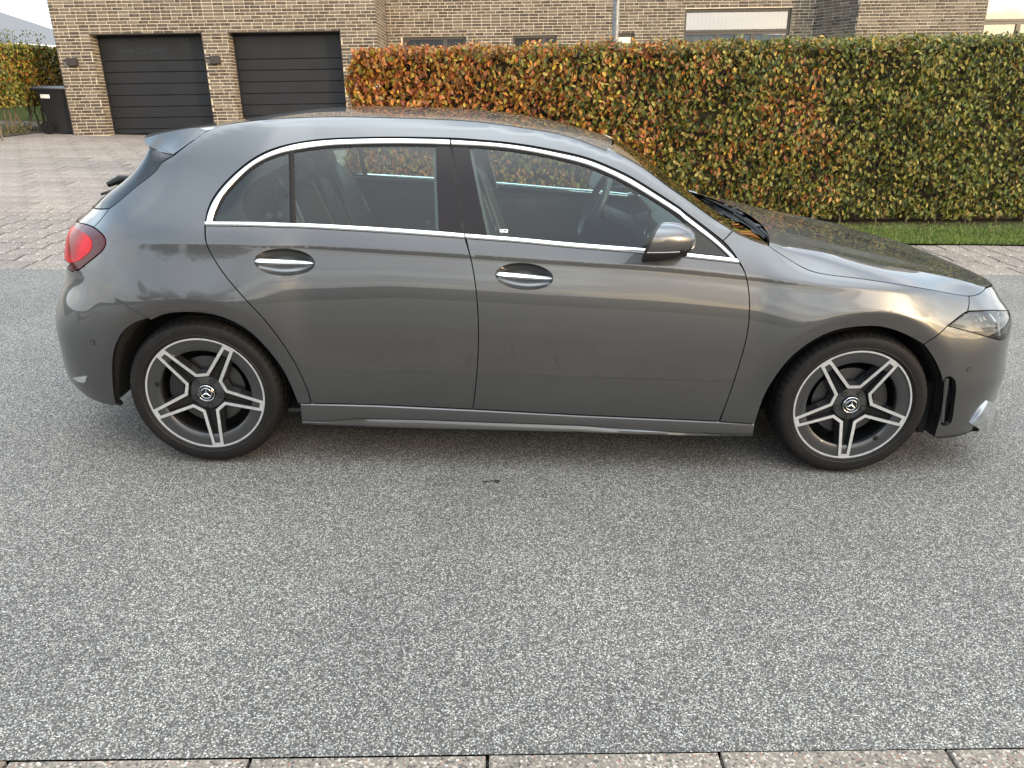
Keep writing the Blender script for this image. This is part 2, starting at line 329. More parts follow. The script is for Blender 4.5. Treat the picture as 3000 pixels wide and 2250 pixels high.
door =[-16,-7,0,2.6,3.0,4.4,5.8,8.0,10.6,12.8,13.8,12,5.5,3,24,25,26,27,27,27,31,35,39,50]
rdoor=[-16,-7,0,2.6,3.2,5.2,7.2,9.6,12.,13.4,13.8,12.2,7,4.5,22,24,26,27,27,28,32,35,39,50]
rarch=[-16,-7,0,0,.3,1.5,15,18,17.5,16.5,15,12.5,10,9,20,23,26,27,28,29,33,35,39,50]
rend =[-16,-8,-2,1,4,9,12,14.5,16,17,18,18.5,19.5,20,21,23,26,28,29,30,34,35,39,50]
f09  =[-16,-7,0,2.2,3.0,4.4,5.8,8,10.8,13,14.2,12.5,6.5,4,26,29,32,33,30,27,28,30,35,40]
f115 =[-16,-7,0,2.2,2.8,4,6.5,10,14,16.5,17,15,10.5,8,33,48,60,62,62,62,62,62,62,62]
f138 =[-16,-7,0,0,0,0,0,.5,8,19,22,22,22.5,23,30,55,68,70,70,70,70,70,70,70]
f175 =[-16,-7,0,0,1,4,8,15,22,27,31,34,38,42,46,60,68,70,70,70,70,70,70,70]
TAB=np.array([rend,rend,rarch,rdoor,door,door,f09,f115,f138,f175,f175],float)
GX=np.arange(-2.3,2.4001,.02); GD=np.arange(-.88,.80,.004)
def _build():
    xx,dd=np.meshgrid(GX,GD,indexing='ij'); zz=zcrease(xx)+dd
    cols=np.stack([pchip(D,TAB[k],GD) for k in range(len(XC))])
    A=np.zeros_like(xx)
    for i,x in enumerate(GX):
        m=np.searchsorted(XC,x)-1; m=min(max(m,0),len(XC)-2); t=(x-XC[m])/(XC[m+1]-XC[m]); t=min(max(t,0),1); t=t*t*(3-2*t)
        A[i]=cols[m]*(1-t)+cols[m+1]*t
    for cx in (-1.3645,1.3645):
        r=np.sqrt((xx-cx)**2+(zz-.322)**2); w=np.clip((.432-r)/.013,0,1); w=w*w*(3-2*w)*np.clip((zz-.33)/.03,0,1); A=A*(1-w)-2.5*w
    zt=spl([-1.6,-1.3135,-1.2192,-1.05,-.797,-.5722,-.344,-.1714,.058,.1709,.2819,.40,.507,.596,.7326,.80,.85],[1.19,1.3597,1.3881,1.4075,1.4178,1.4172,1.4132,1.4024,1.3762,1.3522,1.3148,1.272,1.206,1.150,1.063,1.024,1.0],GX)[:,None]
    wd=spl([-1.6,-1.3,-1.0,-.5,0,.3,.5,.8],[.010,.014,.020,.022,.022,.018,.012,.010],GX)[:,None]
    w=np.clip((zz-(zt-wd))/.006,0,1)*((xx>-1.5)&(xx<.8)); w=w*w*(3-2*w); A=A*(1-w)+67*w
    T=np.tan(np.radians(A)); dz=GD[1]-GD[0]
    c=np.cumsum((T[:,1:]+T[:,:-1])*.5*dz,axis=1); c=np.concatenate([np.zeros((len(GX),1)),c],1)
    for i in range(len(GX)): c[i]-=np.interp(.35,zz[i],c[i])
    Y=.898-c-.006*xx**2
    sm=lambda a,b,v:(lambda t:t*t*(3-2*t))(np.clip((v-a)/(b-a),0,1))
    Y+=.010*np.exp(-((np.abs(xx)-1.3645)/.42)**2)
    Y-=.11*np.clip(-xx-.85,0,None)**2*sm(.95,1.25,zz)
    Y-=.05*np.clip(xx-.1,0,None)**2*sm(.92,1.2,zz)
    Y+=.011*np.exp(-((np.abs(xx)-1.3645)/.42)**2)*sm(.45,.6,zz)*0+.010*np.exp(-((np.abs(xx)-1.3645)/.42)**2)
    Y=np.clip(Y,.25,None)
    K=np.array([1,4,6,4,1.])/16
    for _ in range(2):
        Yp=np.pad(Y,((2,2),(0,0)),mode='edge'); Y=sum(K[i]*Yp[i:i+len(GX)] for i in range(5))
    return Y
GY=_build()
def _cr(t): return np.stack([-.5*t+t*t-.5*t**3,1-2.5*t*t+1.5*t**3,.5*t+2*t*t-1.5*t**3,-.5*t*t+.5*t**3])
def HALF(x,z):
    x=np.asarray(x,float); z=np.asarray(z,float)
    fx=np.clip((x-GX[0])/.02,1,len(GX)-3.001); fz=np.clip((z-zcrease(x)-GD[0])/.004,1,len(GD)-3.001)
    ix=fx.astype(int); iz=fz.astype(int); wx=_cr(fx-ix); wz=_cr(fz-iz); s=0
    for a in range(4):
        for b in range(4): s=s+wx[a]*wz[b]*GY[ix+a-1,iz+b-1]
    return s
# end wraps: superellipse plan corner, arc-length parametrised
XF0,XR0=1.45,-1.50
def nose(z): return spl([.1,.18,.25,.32,.4,.5,.58,.65,.72,.78,.85,1.0,1.6],NOSE,z)
def tail(z): return spl([.1,.2,.28,.35,.45,.55,.65,.75,.85,.95,1.05,1.15,1.25,1.35,1.6],TAIL,z)
NOSE=[2.155, 2.205, 2.235, 2.243, 2.252, 2.232, 2.231, 2.223, 2.163, 2.12, 2.07, 1.99, 1.89]
TAIL=[-2.067, -2.117, -2.177, -2.204, -2.213, -2.201, -2.154, -2.097, -2.089, -2.047, -1.912, -1.734, -1.628, -1.578, -1.578]
def _wraptab(p,q):
    # curve: X from 0..1, Y from 1..0
    th=np.linspace(0,np.pi/2,6001); c=np.cos(th); s=np.sin(th)
    rr=(np.abs(s)**p+np.abs(c)**q); # radial solve
    # direct: param by angle with newton on radius
    r=np.ones_like(th)
    for _ in range(30): 
        f=(r*s)**p+(r*c)**q-1; df=p*(r*s)**p/r+q*(r*c)**q/r; r=r-f/df
    X=r*s; Y=r*c
    return X,Y
PF,QF,PR,QR=3.2,3.2,3.2,2.8
WF=_wraptab(PF,QF); WR=_wraptab(PR,QR); WR2=_wraptab(6.5,5.0)
def SIDE(u,z):
    """right-hand side point (y negative). |u| up to XF0+1 / XR0-1 : wrap runs to the centre line"""
    u=np.asarray(u,float); z=np.asarray(z,float); u,z=np.broadcast_arrays(u,z)
    x=u.copy(); s=np.ones_like(x)
    for sign,x0,W,endf in ((1,XF0,WF,nose),(-1,XR0,WR,tail)):
        m=(u*sign>x0*sign)
        if not m.any(): continue
        L=np.abs(endf(z[m])-x0); t=np.abs(u[m]-x0)   # u distance = metric along
        # arc-length approx: length table scaled for mean L, width .87
        X,Y=W; Lm=.72; dl=np.hypot(np.diff(X)*Lm,np.diff(Y)*.87); cl=np.concatenate([[0],np.cumsum(dl)])
        tt=np.clip(t,0,cl[-1]); Xi=np.interp(tt,cl,X); Yi=np.interp(tt,cl,Y)
        if sign<0:
            X2,Y2=WR2; d2=np.hypot(np.diff(X2)*.30,np.diff(Y2)*.60); c2=np.concatenate([[0],np.cumsum(d2)])*cl[-1]/d2.sum(); w=np.clip((z[m]-.98)/.16,0,1); w=w*w*(3-2*w)
            Xi=Xi*(1-w)+np.interp(tt,c2,X2)*w; Yi=Yi*(1-w)+np.interp(tt,c2,Y2)*w
        x[m]=x0+sign*L*Xi; s[m]=Yi
    # keep x near the corner but taper the width
    y=HALF(np.clip(x,-2.25,2.35),z)*s
    return np.stack([x,-y,z],-1)
def wraplen(W):
    X,Y=W; return float(np.hypot(np.diff(X)*.72,np.diff(Y)*.87).sum())
UF=XF0+wraplen(WF); UR=XR0-wraplen(WR)

TR = {
'seal_out_r': [(-1.2916,1.0289),(-1.292,1.055),(-1.2788,1.1032),(-1.2465,1.1522),(-1.203,1.1975),(-1.1491,1.2434),(-1.0972,1.2767),(-1.0409,1.3013),(-0.9759,1.3184),(-0.9057,1.3302),(-0.8326,1.3383),(-0.7343,1.3437),(-0.5861,1.3489),(-0.4379,1.3502),(-0.3439,1.3496)],
'seal_out_f': [(-0.3394,1.3492),(-0.3025,1.349),(-0.2338,1.345),(-0.1363,1.3395),(-0.0257,1.3279),(0.0753,1.3133),(0.1796,1.2944),(0.2449,1.2763),(0.3102,1.2522),(0.3756,1.225),(0.4411,1.1903),(0.5068,1.154),(0.5955,1.1031),(0.5845,1.1075),(0.6428,1.0687),(0.7013,1.0297),(0.7594,0.9898),(0.7794,0.9732),(0.799,0.9503),(0.8156,0.9275),(0.8268,0.9109)],
'chr_out_r': [(-1.2871,1.0334),(-1.2852,1.0551),(-1.2709,1.099),(-1.2409,1.1457),(-1.1976,1.1924),(-1.1461,1.2359),(-1.0942,1.2692),(-1.0379,1.2937),(-0.9754,1.3122),(-0.9052,1.3244),(-0.8322,1.3324),(-0.7339,1.3383),(-0.5858,1.3435),(-0.4377,1.3443),(-0.3461,1.3432)],
'chr_out_f': [(-0.3392,1.3429),(-0.2999,1.341),(-0.2336,1.3382),(-0.1362,1.3325),(-0.0256,1.3205),(0.0754,1.3042),(0.1796,1.2858),(0.2449,1.2669),(0.3102,1.2427),(0.3756,1.2153),(0.4411,1.1808),(0.5068,1.1436),(0.5954,1.0937),(0.5843,1.097),(0.6426,1.057),(0.7009,1.0169),(0.7443,0.9847),(0.7729,0.9605),(0.7956,0.9401),(0.8092,0.9267)],
'chr_in_r': [(-1.265,1.0351),(-1.2602,1.0644),(-1.2423,1.1084),(-1.2115,1.1509),(-1.1748,1.1885),(-1.1283,1.2297),(-1.0765,1.2601),(-1.0203,1.2815),(-0.9648,1.2943),(-0.8796,1.3077),(-0.7818,1.3172),(-0.5848,1.3255),(-0.4368,1.3268),(-0.3454,1.3257)],
'chr_in_f': [(-0.3385,1.3258),(-0.2982,1.3248),(-0.2331,1.3238),(-0.1359,1.3184),(-0.0254,1.3061),(0.0755,1.2895),(0.1797,1.2687),(0.2449,1.2492),(0.3102,1.2247),(0.3756,1.1954),(0.4411,1.1613),(0.5067,1.1254),(0.5951,1.0732),(0.584,1.0757),(0.6421,1.037),(0.7003,0.9989),(0.7292,0.9783),(0.7579,0.9553),(0.7864,0.9304)],
'belt_up_r': [(-1.291,1.0333),(-1.1008,1.0356),(-0.9422,1.0309),(-0.7684,1.0258),(-0.5731,1.0185),(-0.3875,1.0099),(-0.2818,1.0035)],
'belt_lo_r': [(-1.2903,1.0194),(-1.0999,1.0202),(-0.9415,1.0149),(-0.7677,1.0084),(-0.5726,1.0011),(-0.3283,0.9889),(-0.2755,0.9857)],
'belt_up_f': [(-0.2762,1.0029),(-0.0722,0.9918),(0.1493,0.9763),(0.4663,0.9578),(0.6609,0.9405),(0.7279,0.9347),(0.7878,0.9291),(0.8112,0.9259)],
'belt_lo_f': [(-0.2714,0.9859),(-0.0718,0.9747),(0.1495,0.9586),(0.4664,0.9397),(0.6492,0.9246),(0.7277,0.9176),(0.8244,0.9085)],
'gap_rear': [(-1.2925,1.0289),(-1.2915,1.0028),(-1.2899,0.9675),(-1.287,0.9618),(-1.2745,0.9296),(-1.2291,0.8549),(-1.1483,0.7575),(-1.0723,0.6644),(-1.0234,0.5853),(-0.9752,0.491),(-0.9424,0.4011),(-0.924,0.3364),(-0.9174,0.2933)],
'gap_mid': [(-0.3424,1.3487),(-0.3314,1.2791),(-0.3082,1.1534),(-0.2912,1.064),(-0.2773,1.0018),(-0.2744,0.9827),(-0.2561,0.9306),(-0.2382,0.8531),(-0.2258,0.7631),(-0.2194,0.6697),(-0.2187,0.5488),(-0.2252,0.4242),(-0.2399,0.2778)],
'gap_front': [(0.8268,0.9091),(0.8353,0.8988),(0.8498,0.8712),(0.8666,0.8042),(0.8737,0.748),(0.8771,0.6546),(0.8691,0.5699),(0.8587,0.508),(0.8408,0.4067),(0.8214,0.3159),(0.8039,0.2444)],
'sill_top': [(-0.9624,0.2928),(-0.6569,0.2902),(-0.2387,0.2778),(0.2139,0.2604),(0.3522,0.2564),(0.804,0.2431),(0.9514,0.2358)],
'sill_bot': [(-0.9709,0.1946),(-0.7867,0.19),(-0.541,0.1846),(-0.2329,0.1819),(0.219,0.1789),(0.3589,0.1749),(0.6989,0.1706),(0.9574,0.1757)],
'sill_cr': [(-0.8579,0.211),(-0.7222,0.2258),(-0.4775,0.2252),(-0.1715,0.2187),(0.2169,0.2117),(0.3565,0.2026),(0.7272,0.1882),(0.8395,0.1766)],
'arch_r': [(-0.9671,0.2894),(-0.9873,0.362),(-1.0193,0.4531),(-1.0737,0.5417),(-1.1341,0.6158),(-1.2131,0.6668),(-1.2949,0.6925),(-1.3799,0.6978),(-1.4678,0.6898),(-1.5411,0.6614),(-1.6028,0.6408),(-1.6591,0.6009),(-1.7022,0.5354),(-1.7284,0.4632),(-1.7506,0.3634),(-1.787,0.2624)],
'arch_f': [(0.9552,0.2396),(0.9644,0.2964),(0.9822,0.3825),(1.0157,0.469),(1.0659,0.554),(1.1402,0.6254),(1.2187,0.6677),(1.3134,0.6851),(1.4008,0.6853),(1.4932,0.6565),(1.5798,0.6096),(1.629,0.5549),(1.6702,0.4956),(1.6872,0.4635),(1.7044,0.4018),(1.722,0.3202),(1.7275,0.2422),(1.735,0.1779)],
'bump_gap_r': [(-1.9011,0.8354),(-1.8472,0.7968),(-1.773,0.766),(-1.6714,0.7246),(-1.5976,0.6893),(-1.5413,0.6602)],
'light_in': [(-2.1763,0.9761),(-2.0009,0.9867),(-1.9091,0.9853),(-1.8551,0.9789),(-1.7876,0.962),(-1.7551,0.9436),(-1.7582,0.9259),(-1.7831,0.9027),(-1.8414,0.8688),(-1.9014,0.8356),(-1.9273,0.82),(-2.0,0.8012),(-2.0578,0.8013)],
'gate_gap': [(-1.9091,0.9853),(-1.8583,1.0206),(-1.8094,1.0592)],
'blade_gap': [(-1.8094,1.0592),(-1.7519,1.0899),(-1.6924,1.1522),(-1.5511,1.2105),(-1.4464,1.2665)],
'blade_bot': [(-2.098,1.0377),(-1.9056,1.0502),(-1.8094,1.0592)],
'spoil_gap': [(-1.449,1.2653),(-1.4158,1.2926),(-1.3804,1.3229),(-1.3509,1.3468),(-1.3193,1.3586)],
'rail_top': [(-1.3193,1.3586),(-1.2752,1.3791),(-1.2192,1.3881),(-1.1315,1.4001),(-1.0468,1.4083),(-0.9218,1.4149),(-0.792,1.4191),(-0.5678,1.4188),(-0.3414,1.4151),(-0.1708,1.4042),(0.0571,1.3774),(0.1708,1.3523),(0.2837,1.3134)],
'pillar_top': [(0.2946,1.3182),(0.3377,1.3014),(0.3732,1.2857),(0.4056,1.2689),(0.4653,1.2352),(0.5108,1.2034),(0.5433,1.1809),(0.6004,1.1475),(0.6782,1.0981),(0.7365,1.0606),(0.8016,1.0241)],
'cowl_side': [(0.8016,1.0241),(0.8372,1.0076),(0.8747,0.9934),(0.9123,0.9819),(0.9492,0.9721)],
'pillar_foot': [(0.8016,1.0241),(0.7811,1.005),(0.7594,0.9892)],
'hood_gap': [(0.9501,0.9709),(1.0098,0.9349),(1.0749,0.9006),(1.0918,0.8907),(1.1634,0.8783),(1.3061,0.866),(1.492,0.842),(1.6468,0.8149),(1.761,0.7902),(1.8524,0.7734),(1.928,0.7741),(2.03,0.7824)],
'hood_crease': [(0.959,0.9762),(1.0982,0.9539),(1.2417,0.9355),(1.464,0.9031),(1.7546,0.8567),(1.4007,0.8991),(1.6259,0.8678),(1.7868,0.8352),(2.0323,0.783)],
'fend_nose': [(1.8515,0.7725),(1.8421,0.7527),(1.8099,0.7228)],
'hl': [(1.6776,0.6808),(1.77,0.7145),(1.8074,0.7214),(1.9515,0.7107),(2.2173,0.6611),(2.1219,0.6371),(2.0615,0.6084),(1.9983,0.5864),(1.9472,0.5946),(1.8156,0.6347)],
'bump_gap_f': [(1.6776,0.6808),(1.6097,0.6372),(1.5798,0.6096)],
'vent': [(1.6872,0.4635),(1.7232,0.4599),(1.7438,0.4449),(1.753,0.4177),(1.7691,0.3498),(1.7825,0.2677),(1.7805,0.2373),(1.7288,0.2353)],
'quarter_clear': [(-0.9827,1.2526),(-1.0357,1.2255),(-1.0917,1.1958),(-1.1335,1.1639),(-1.1532,1.1326),(-1.1527,1.0931),(-1.1379,1.0539),(-1.1107,1.0421),(-0.9687,1.0376)],
'bar_l': [(-0.984,1.2884),(-0.9743,1.1656),(-0.9663,1.0353)],
'bar_r': [(-0.9639,1.2943),(-0.954,1.1654),(-0.9431,1.0309)],
'bp_r_l': [(-0.4032,1.3265),(-0.3932,1.1745),(-0.3811,1.01)],
'bp_f_r': [(-0.2681,1.3223),(-0.2306,1.1648),(-0.187,0.9982)],
'sail': [(0.6081,1.0576),(0.6566,1.0247),(0.7146,0.9835),(0.7771,0.9319),(0.728,0.936),(0.6696,0.9409),(0.6121,0.9986)],
'sens_r': [(-1.8146,0.5354)],
'sens_f': [(1.808,0.4849)],
'handle_r': [(-0.9863,0.8887)],
'hand_r_l': [(-1.096,0.8887)],
'hand_r_r': [(-0.8734,0.8761)],
'hand_r_t': [(-0.9934,0.9381)],
'hand_r_b': [(-0.9876,0.8386)],
'hand_f_l': [(-0.0612,0.8699)],
'handf': [(-0.1521,0.8491),(0.0779,0.839),(-0.0528,0.8977),(-0.0362,0.7979)],
'refl_r': [(-1.9881,0.3486),(-1.8921,0.3748),(-1.8899,0.3579),(-1.9066,0.343),(-1.9508,0.3385)],
'bump_bot_r': [(-2.0062,0.2908),(-1.919,0.2643),(-1.8045,0.2441),(-1.7638,0.2408)],
'wing_split': [(1.9042,0.2212),(1.9179,0.2564),(1.94,0.2893),(1.9649,0.3143),(2.0086,0.3063),(2.1104,0.1982),(2.0771,0.2132),(2.0814,0.1315),(1.9636,0.1846)],
'bump_bot_f': [(1.7386,0.1776),(1.8839,0.1766),(1.9768,0.1788)],
}

# ================================================================== SETTING
SL = .0565                                     # the far kerb line runs at a slight angle to the car
def yfar(x): return 2.672 + SL * x
def sheet(name, pts, z, m, kind='structure'):
    o = mesh(name, [(x, y, z) for x, y in pts], [tuple(range(len(pts)))], m, smooth=False); o['kind'] = kind; return o
sheet('ground', [(-400, -400), (400, -400), (400, 700), (-400, 700)], -.06, LAWN)
ya = lambda x: -2.396 + .032 * x               # near kerb line
sheet('road', [(-60, ya(-60)), (60, ya(60)), (60, yfar(60)), (-60, yfar(-60))], 0, ASPHALT)
# near kerb: long aggregate stones with open joints
kb = sheet('kerb', [(-14, ya(-14) - .2), (14, ya(14) - .2), (14, ya(14) + .01), (-14, ya(-14) + .01)], -.03, JOINT)
def slab(name, x0, x1, ylo, yhi, z0, z1, m, parent=None, ch=.004, kind=None, yfun=None):
    def Y(x, y): return y
    v = [(x0, ylo(x0), z0), (x1, ylo(x1), z0), (x1, yhi(x1), z0), (x0, yhi(x0), z0)]
    v += [(x0, ylo(x0), z1 - ch), (x1, ylo(x1), z1 - ch), (x1, yhi(x1), z1 - ch), (x0, yhi(x0), z1 - ch)]
    v += [(x0 + ch, ylo(x0) + ch, z1), (x1 - ch, ylo(x1) + ch, z1), (x1 - ch, yhi(x1) - ch, z1), (x0 + ch, yhi(x0) - ch, z1)]
    f = [(0, 1, 5, 4), (1, 2, 6, 5), (2, 3, 7, 6), (3, 0, 4, 7), (4, 5, 9, 8), (5, 6, 10, 9), (6, 7, 11, 10), (7, 4, 8, 11), (8, 9, 10, 11)]
    return v, f
xk = -.132 - 0.589 * 16
for k in range(32):
    v, f = slab('', xk + .004, xk + .584, lambda x: ya(x) - .155, lambda x: ya(x) - .006, -.05, .006 + RNG.uniform(-.002, .002), None)
    mesh('kerb_stone', v, f, KERBSTONE, kb, smooth=False); xk += .589
# pavement on the camera's side of the road (seen mirrored in the doors)
pv = sheet('pavement', [(-14, ya(-14) - 1.9), (14, ya(14) - 1.9), (14, ya(14) - .16), (-14, ya(-14) - .16)], -.02, JOINT)
mb = MB()
for r in range(4):
    for c in range(44):
        x0 = -13 + c * .602 + (r % 2) * .3; v, f = slab('', x0 + .004, x0 + .598, lambda x: ya(x) - .165 - (r + 1) * .41 + .005, lambda x: ya(x) - .165 - r * .41, -.05, .003 + RNG.uniform(-.002, .002), None); mb.add(v, f)
mb.obj('paving_slabs', PAVER, pv, kind='stuff')
sheet('front_forecourt', [(-40, ya(-40) - 12), (40, ya(40) - 12), (40, ya(40) - 1.9), (-40, ya(-40) - 1.9)], -.03, FORECOURT)  # unseen grey paving, so the doors mirror no green

# driveway and far pavement: jointed concrete pavers
dw = sheet('driveway', [(-13.5, yfar(-13.5) + .002), (2.4, yfar(2.4) + .002), (2.4, 18), (-13.5, 18)], -.012, JOINT)
pr = sheet('footpath', [(2.4, yfar(2.4) + .002), (14, yfar(14) + .002), (14, yfar(14) + 1.33), (2.4, yfar(2.4) + 1.33)], -.012, JOINT)
def paver(cx, cy, w, d, ang, sk=0.0):
    h = .0 + RNG.uniform(-.0015, .0035); c_, s_ = cos(ang), sin(ang); tx, ty = RNG.uniform(-.003, .003), RNG.uniform(-.003, .003)
    def P(x, y, z): return (cx + x * c_ - y * s_, cy + x * s_ + y * c_, z + h + x * tx * 3 + y * ty * 3)
    a, b, g = w / 2 - .0065, d / 2 - .0065, .008
    v = [P(-a - sk, -b, -.05), P(a - sk, -b, -.05), P(a + sk, b, -.05), P(-a + sk, b, -.05)]
    v += [P(-a - sk, -b, -.004), P(a - sk, -b, -.004), P(a + sk, b, -.004), P(-a + sk, b, -.004)]
    v += [P(-a - sk + g, -b + g, 0), P(a - sk - g, -b + g, 0), P(a + sk - g, b - g, 0), P(-a + sk + g, b - g, 0)]
    return v, [(0, 1, 5, 4), (1, 2, 6, 5), (2, 3, 7, 6), (3, 0, 4, 7), (4, 5, 9, 8), (5, 6, 10, 9), (6, 7, 11, 10), (7, 4, 8, 11), (8, 9, 10, 11)]
def seen(P):
    d = Vector(P) - CAM_P; z = d.dot(CF)
    if z <= 0: return None
    return (1500 + 2226.9 * d.dot(CR) / z, 1125 - 2226.9 * d.dot(CU) / z, z)
items = []; A_ = math.atan(SL)
for x in np.arange(-12.6, 14, .80):                                     # edging course along the road
    items.append((x, yfar(x) + .157, .80, .300, A_, 0, 'e'))
for r in range(11):                                                     # small square pavers, joints running away from the road
    y0 = .315 + .123 + r * .2465
    for c in range(120):
        x = -12.5 + c * .2345 + (.012 if r % 2 else -.012); xx = x - (y0) * SL; yy = yfar(x) + y0
        if x > 2.3 and y0 > 1.30: continue
        items.append((xx, yy, .2345, .2465, A_, .012 if (r % 2) else -.012, 's'))
for r in range(24):                                                     # larger slabs towards the garage
    y0 = .315 + 11 * .2465 + .235 + r * .467
    for c in range(30):
        x = -13.3 + c * .56 - (r * .25) % .56; xx = x - y0 * SL; yy = yfar(x) + y0
        if xx > 2.2 or yy > 16.6: continue
        items.append((xx, yy, .56, .467, A_, .014 * (1 if r % 2 else -1), 'l'))
vis = []
for it in items:
    q = seen((it[0], it[1], 0)); ok = False
    if q and -60 < q[0] < 3060 and 380 < q[1] < 2250:
        x_, y_ = q[0], q[1]
        # left of the tail of the car, or beyond its nose
        if x_ < 620 - .62 * max(0, y_ - 380) + 60 and it[0] < 0: ok = True
        if x_ > 2500 and it[0] > 2: ok = True
    vis.append((q[2] if (q and ok) else 1e9))
order = sorted(range(len(items)), key=lambda i: vis[i])
cnt = {'d': 0, 'p': 0}; rest = {'d': MB(), 'p': MB()}
for i in order:
    it = items[i]; par = 'p' if it[0] > 2.4 else 'd'
    v, f = paver(*it[:6]); lim = 296 if par == 'd' else 120
    if vis[i] < 1e8 and cnt[par] < lim:
        cnt[par] += 1; c0 = Vector((it[0], it[1], 0)); o = mesh('paver', [tuple(Vector(p) - c0) for p in v], f, PAVER, dw if par == 'd' else pr, smooth=False); o.location = c0
    else: rest[par].add(v, f)
rest['d'].obj('pavers', PAVER, dw, kind='stuff'); rest['p'].obj('pavers', PAVER, pr, kind='stuff')

# grass verge with soil strip under the hedge
def yg(x): return yfar(x) + 1.345
def hy(x): return 5.17 + .135 * (x - 3.98)        # front face of the long hedge
sheet('hedge_bed', [(-1.9, hy(-1.9) - .25), (14, hy(14) - .25), (14, hy(14) + 1.1), (-1.9, hy(-1.9) + 1.1)], .012, SOIL)
sheet('verge_soil', [(2.35, yg(2.35)), (14, yg(14)), (14, hy(14) + .3), (2.35, hy(2.35) + .3)], .004, LAWN)
v = []; f = []
for i in range(46000):
    x = 2.5 + NR.rand() * 5.2; y = yg(x) + .0 + NR.rand() ** 1.1 * (hy(x) + .18 - yg(x)); h = .022 + .03 * NR.rand(); a = NR.rand() * 6.28; w = .0035
    if y > hy(x) - .1 and NR.rand() < .6: continue
    dx, dy = cos(a) * w, sin(a) * w; lx, ly = (NR.rand() - .5) * .035, (NR.rand() - .5) * .035; b = len(v)
    v += [(x - dx, y - dy, .003), (x + dx, y + dy, .003), (x + lx, y + ly, h)]; f.append((b, b + 1, b + 2))
o = mesh('grass', v, f, GRASSM, smooth=False); tag(o, 'short green lawn strip between footpath and hedge', 'grass', kind='stuff')

# ------------------------------------------------------------------ leaves
def leaves(n, sampler, size=(.045, .075)):
    v = []; f = []
    U = [(0, -.5, 0), (.27, -.12, .05), (.22, .25, .05), (0, .5, -.03), (-.22, .25, .05), (-.27, -.12, .05)]
    for _ in range(n):
        P, nrm, k = sampler()
        s = (size[0] + (size[1] - size[0]) * NR.rand()) * k
        d = Vector((NR.randn(), NR.randn(), NR.randn())) * .75 + Vector(nrm) * 1.0; d.normalize()
        dn = Vector((NR.randn() * .5, NR.randn() * .5, -.8)); t = dn - d * dn.dot(d)
        if t.length < 1e-3: continue
        t.normalize(); b3 = d.cross(t); b = len(v)
        for (a, c, e) in U: v.append(tuple(Vector(P) + s * (a * b3 + c * t + e * d)))
        f += [(b, b + 1, b + 2, b + 3), (b, b + 3, b + 4, b + 5)]
    return v, f
def htop(x): return 1.868 + .044 * x
def main_s():
    r = NR.rand(); x0, x1 = -1.69, 9.0
    if r < .66:
        x = x0 + (x1 - x0) * NR.rand() ** 1.15; z = .10 + (htop(x) - .10) * NR.rand()
        dent = .08 * sin(x * 3.1 + z * 2) + .07 * sin(x * 7.3 - z * 5.1) + .05 * sin(z * 11 + x * 2)
        dep = NR.rand() ** 1.3 * .30
        if z > htop(x) - .15: dep += (z - htop(x) + .15) * .5
        return (x, hy(x) + dent * .6 + dep, z), (0, -1, .25), 1
    if r < .90:
        x = x0 + (x1 - x0) * NR.rand() ** 1.15; y = hy(x) + .02 + NR.rand() * .75
        return (x, y, htop(x) + NR.randn() * .022 - NR.rand() * .09 + .016 * sin(x * 9) + .012 * sin(x * 23) - .5 * max(0, x0 + .25 - x)), (0, -.3, 1), .85
    y = hy(x0) + NR.rand() * .75; z = .1 + (htop(x0) - .1) * NR.rand()
    return (x0 - .09 + .24 * NR.rand() ** 1.5 + .06 * sin(z * 6 + y * 3) + .55 * max(0, z - 1.45), y, z), (-1, -.2, .2), 1
hd = empty('beech_hedge', (3.5, hy(3.5) + .4, 0), 'long clipped beech hedge in orange and green autumn leaf behind the car', 'hedge')
def child(o, par):
    o.parent = par; o.matrix_parent_inverse = par.matrix_world.inverted(); return o
bpy.context.view_layer.update()
v, f = leaves(56000, main_s, (.042, .072)); child(mesh('foliage', v, f, LEAF, smooth=False, kind='stuff'), hd)
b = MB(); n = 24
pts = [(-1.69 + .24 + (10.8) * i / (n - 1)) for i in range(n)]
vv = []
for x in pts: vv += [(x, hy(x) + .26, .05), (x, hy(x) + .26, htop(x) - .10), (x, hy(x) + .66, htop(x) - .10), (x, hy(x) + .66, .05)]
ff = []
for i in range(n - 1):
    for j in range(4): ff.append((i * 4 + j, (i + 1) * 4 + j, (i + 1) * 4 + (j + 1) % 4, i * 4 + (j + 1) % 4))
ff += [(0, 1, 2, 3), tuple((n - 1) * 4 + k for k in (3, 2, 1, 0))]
child(mesh('shade_core', vv, ff, DARKCORE, smooth=False), hd)  # solid dark core standing in for the shade deep between the leaves
b = MB()
for i in range(420):                                                     # upright shoots along the trimmed top
    x = -1.6 + 9 * NR.rand(); y = hy(x) + .02 + NR.rand() * .5; z = htop(x); lx = NR.randn() * .02
    b.tube([(x, y, z - .12), (x + lx, y, z + .01 + .05 * NR.rand())], [.0022, .001], 4)
for i in range(260):
    x = -1.5 + 9 * NR.rand(); z = .1 + 1.4 * NR.rand(); y = hy(x) + .05
    b.tube([(x, y + .05, z), (x + NR.randn() * .05, y - .03, z + .12 + .1 * NR.rand())], [.003, .0015], 4)
child(b.obj('shoots', BARK, kind='stuff'), hd)
b = MB()
for i in range(26):
    x = -1.3 + i * .4 + NR.randn() * .03; b.tube([(x, hy(x) + .42, 0), (x + NR.randn() * .03, hy(x) + .45, .5)], [.018, .014], 7)
    if i < 20: child(MB().tube([(x, hy(x) + .2, 0), (x + NR.randn() * .05, hy(x) + .22 + NR.rand() * .04, .45)], [.014, .009], 7).obj('stem', BARK, smooth=True), hd)
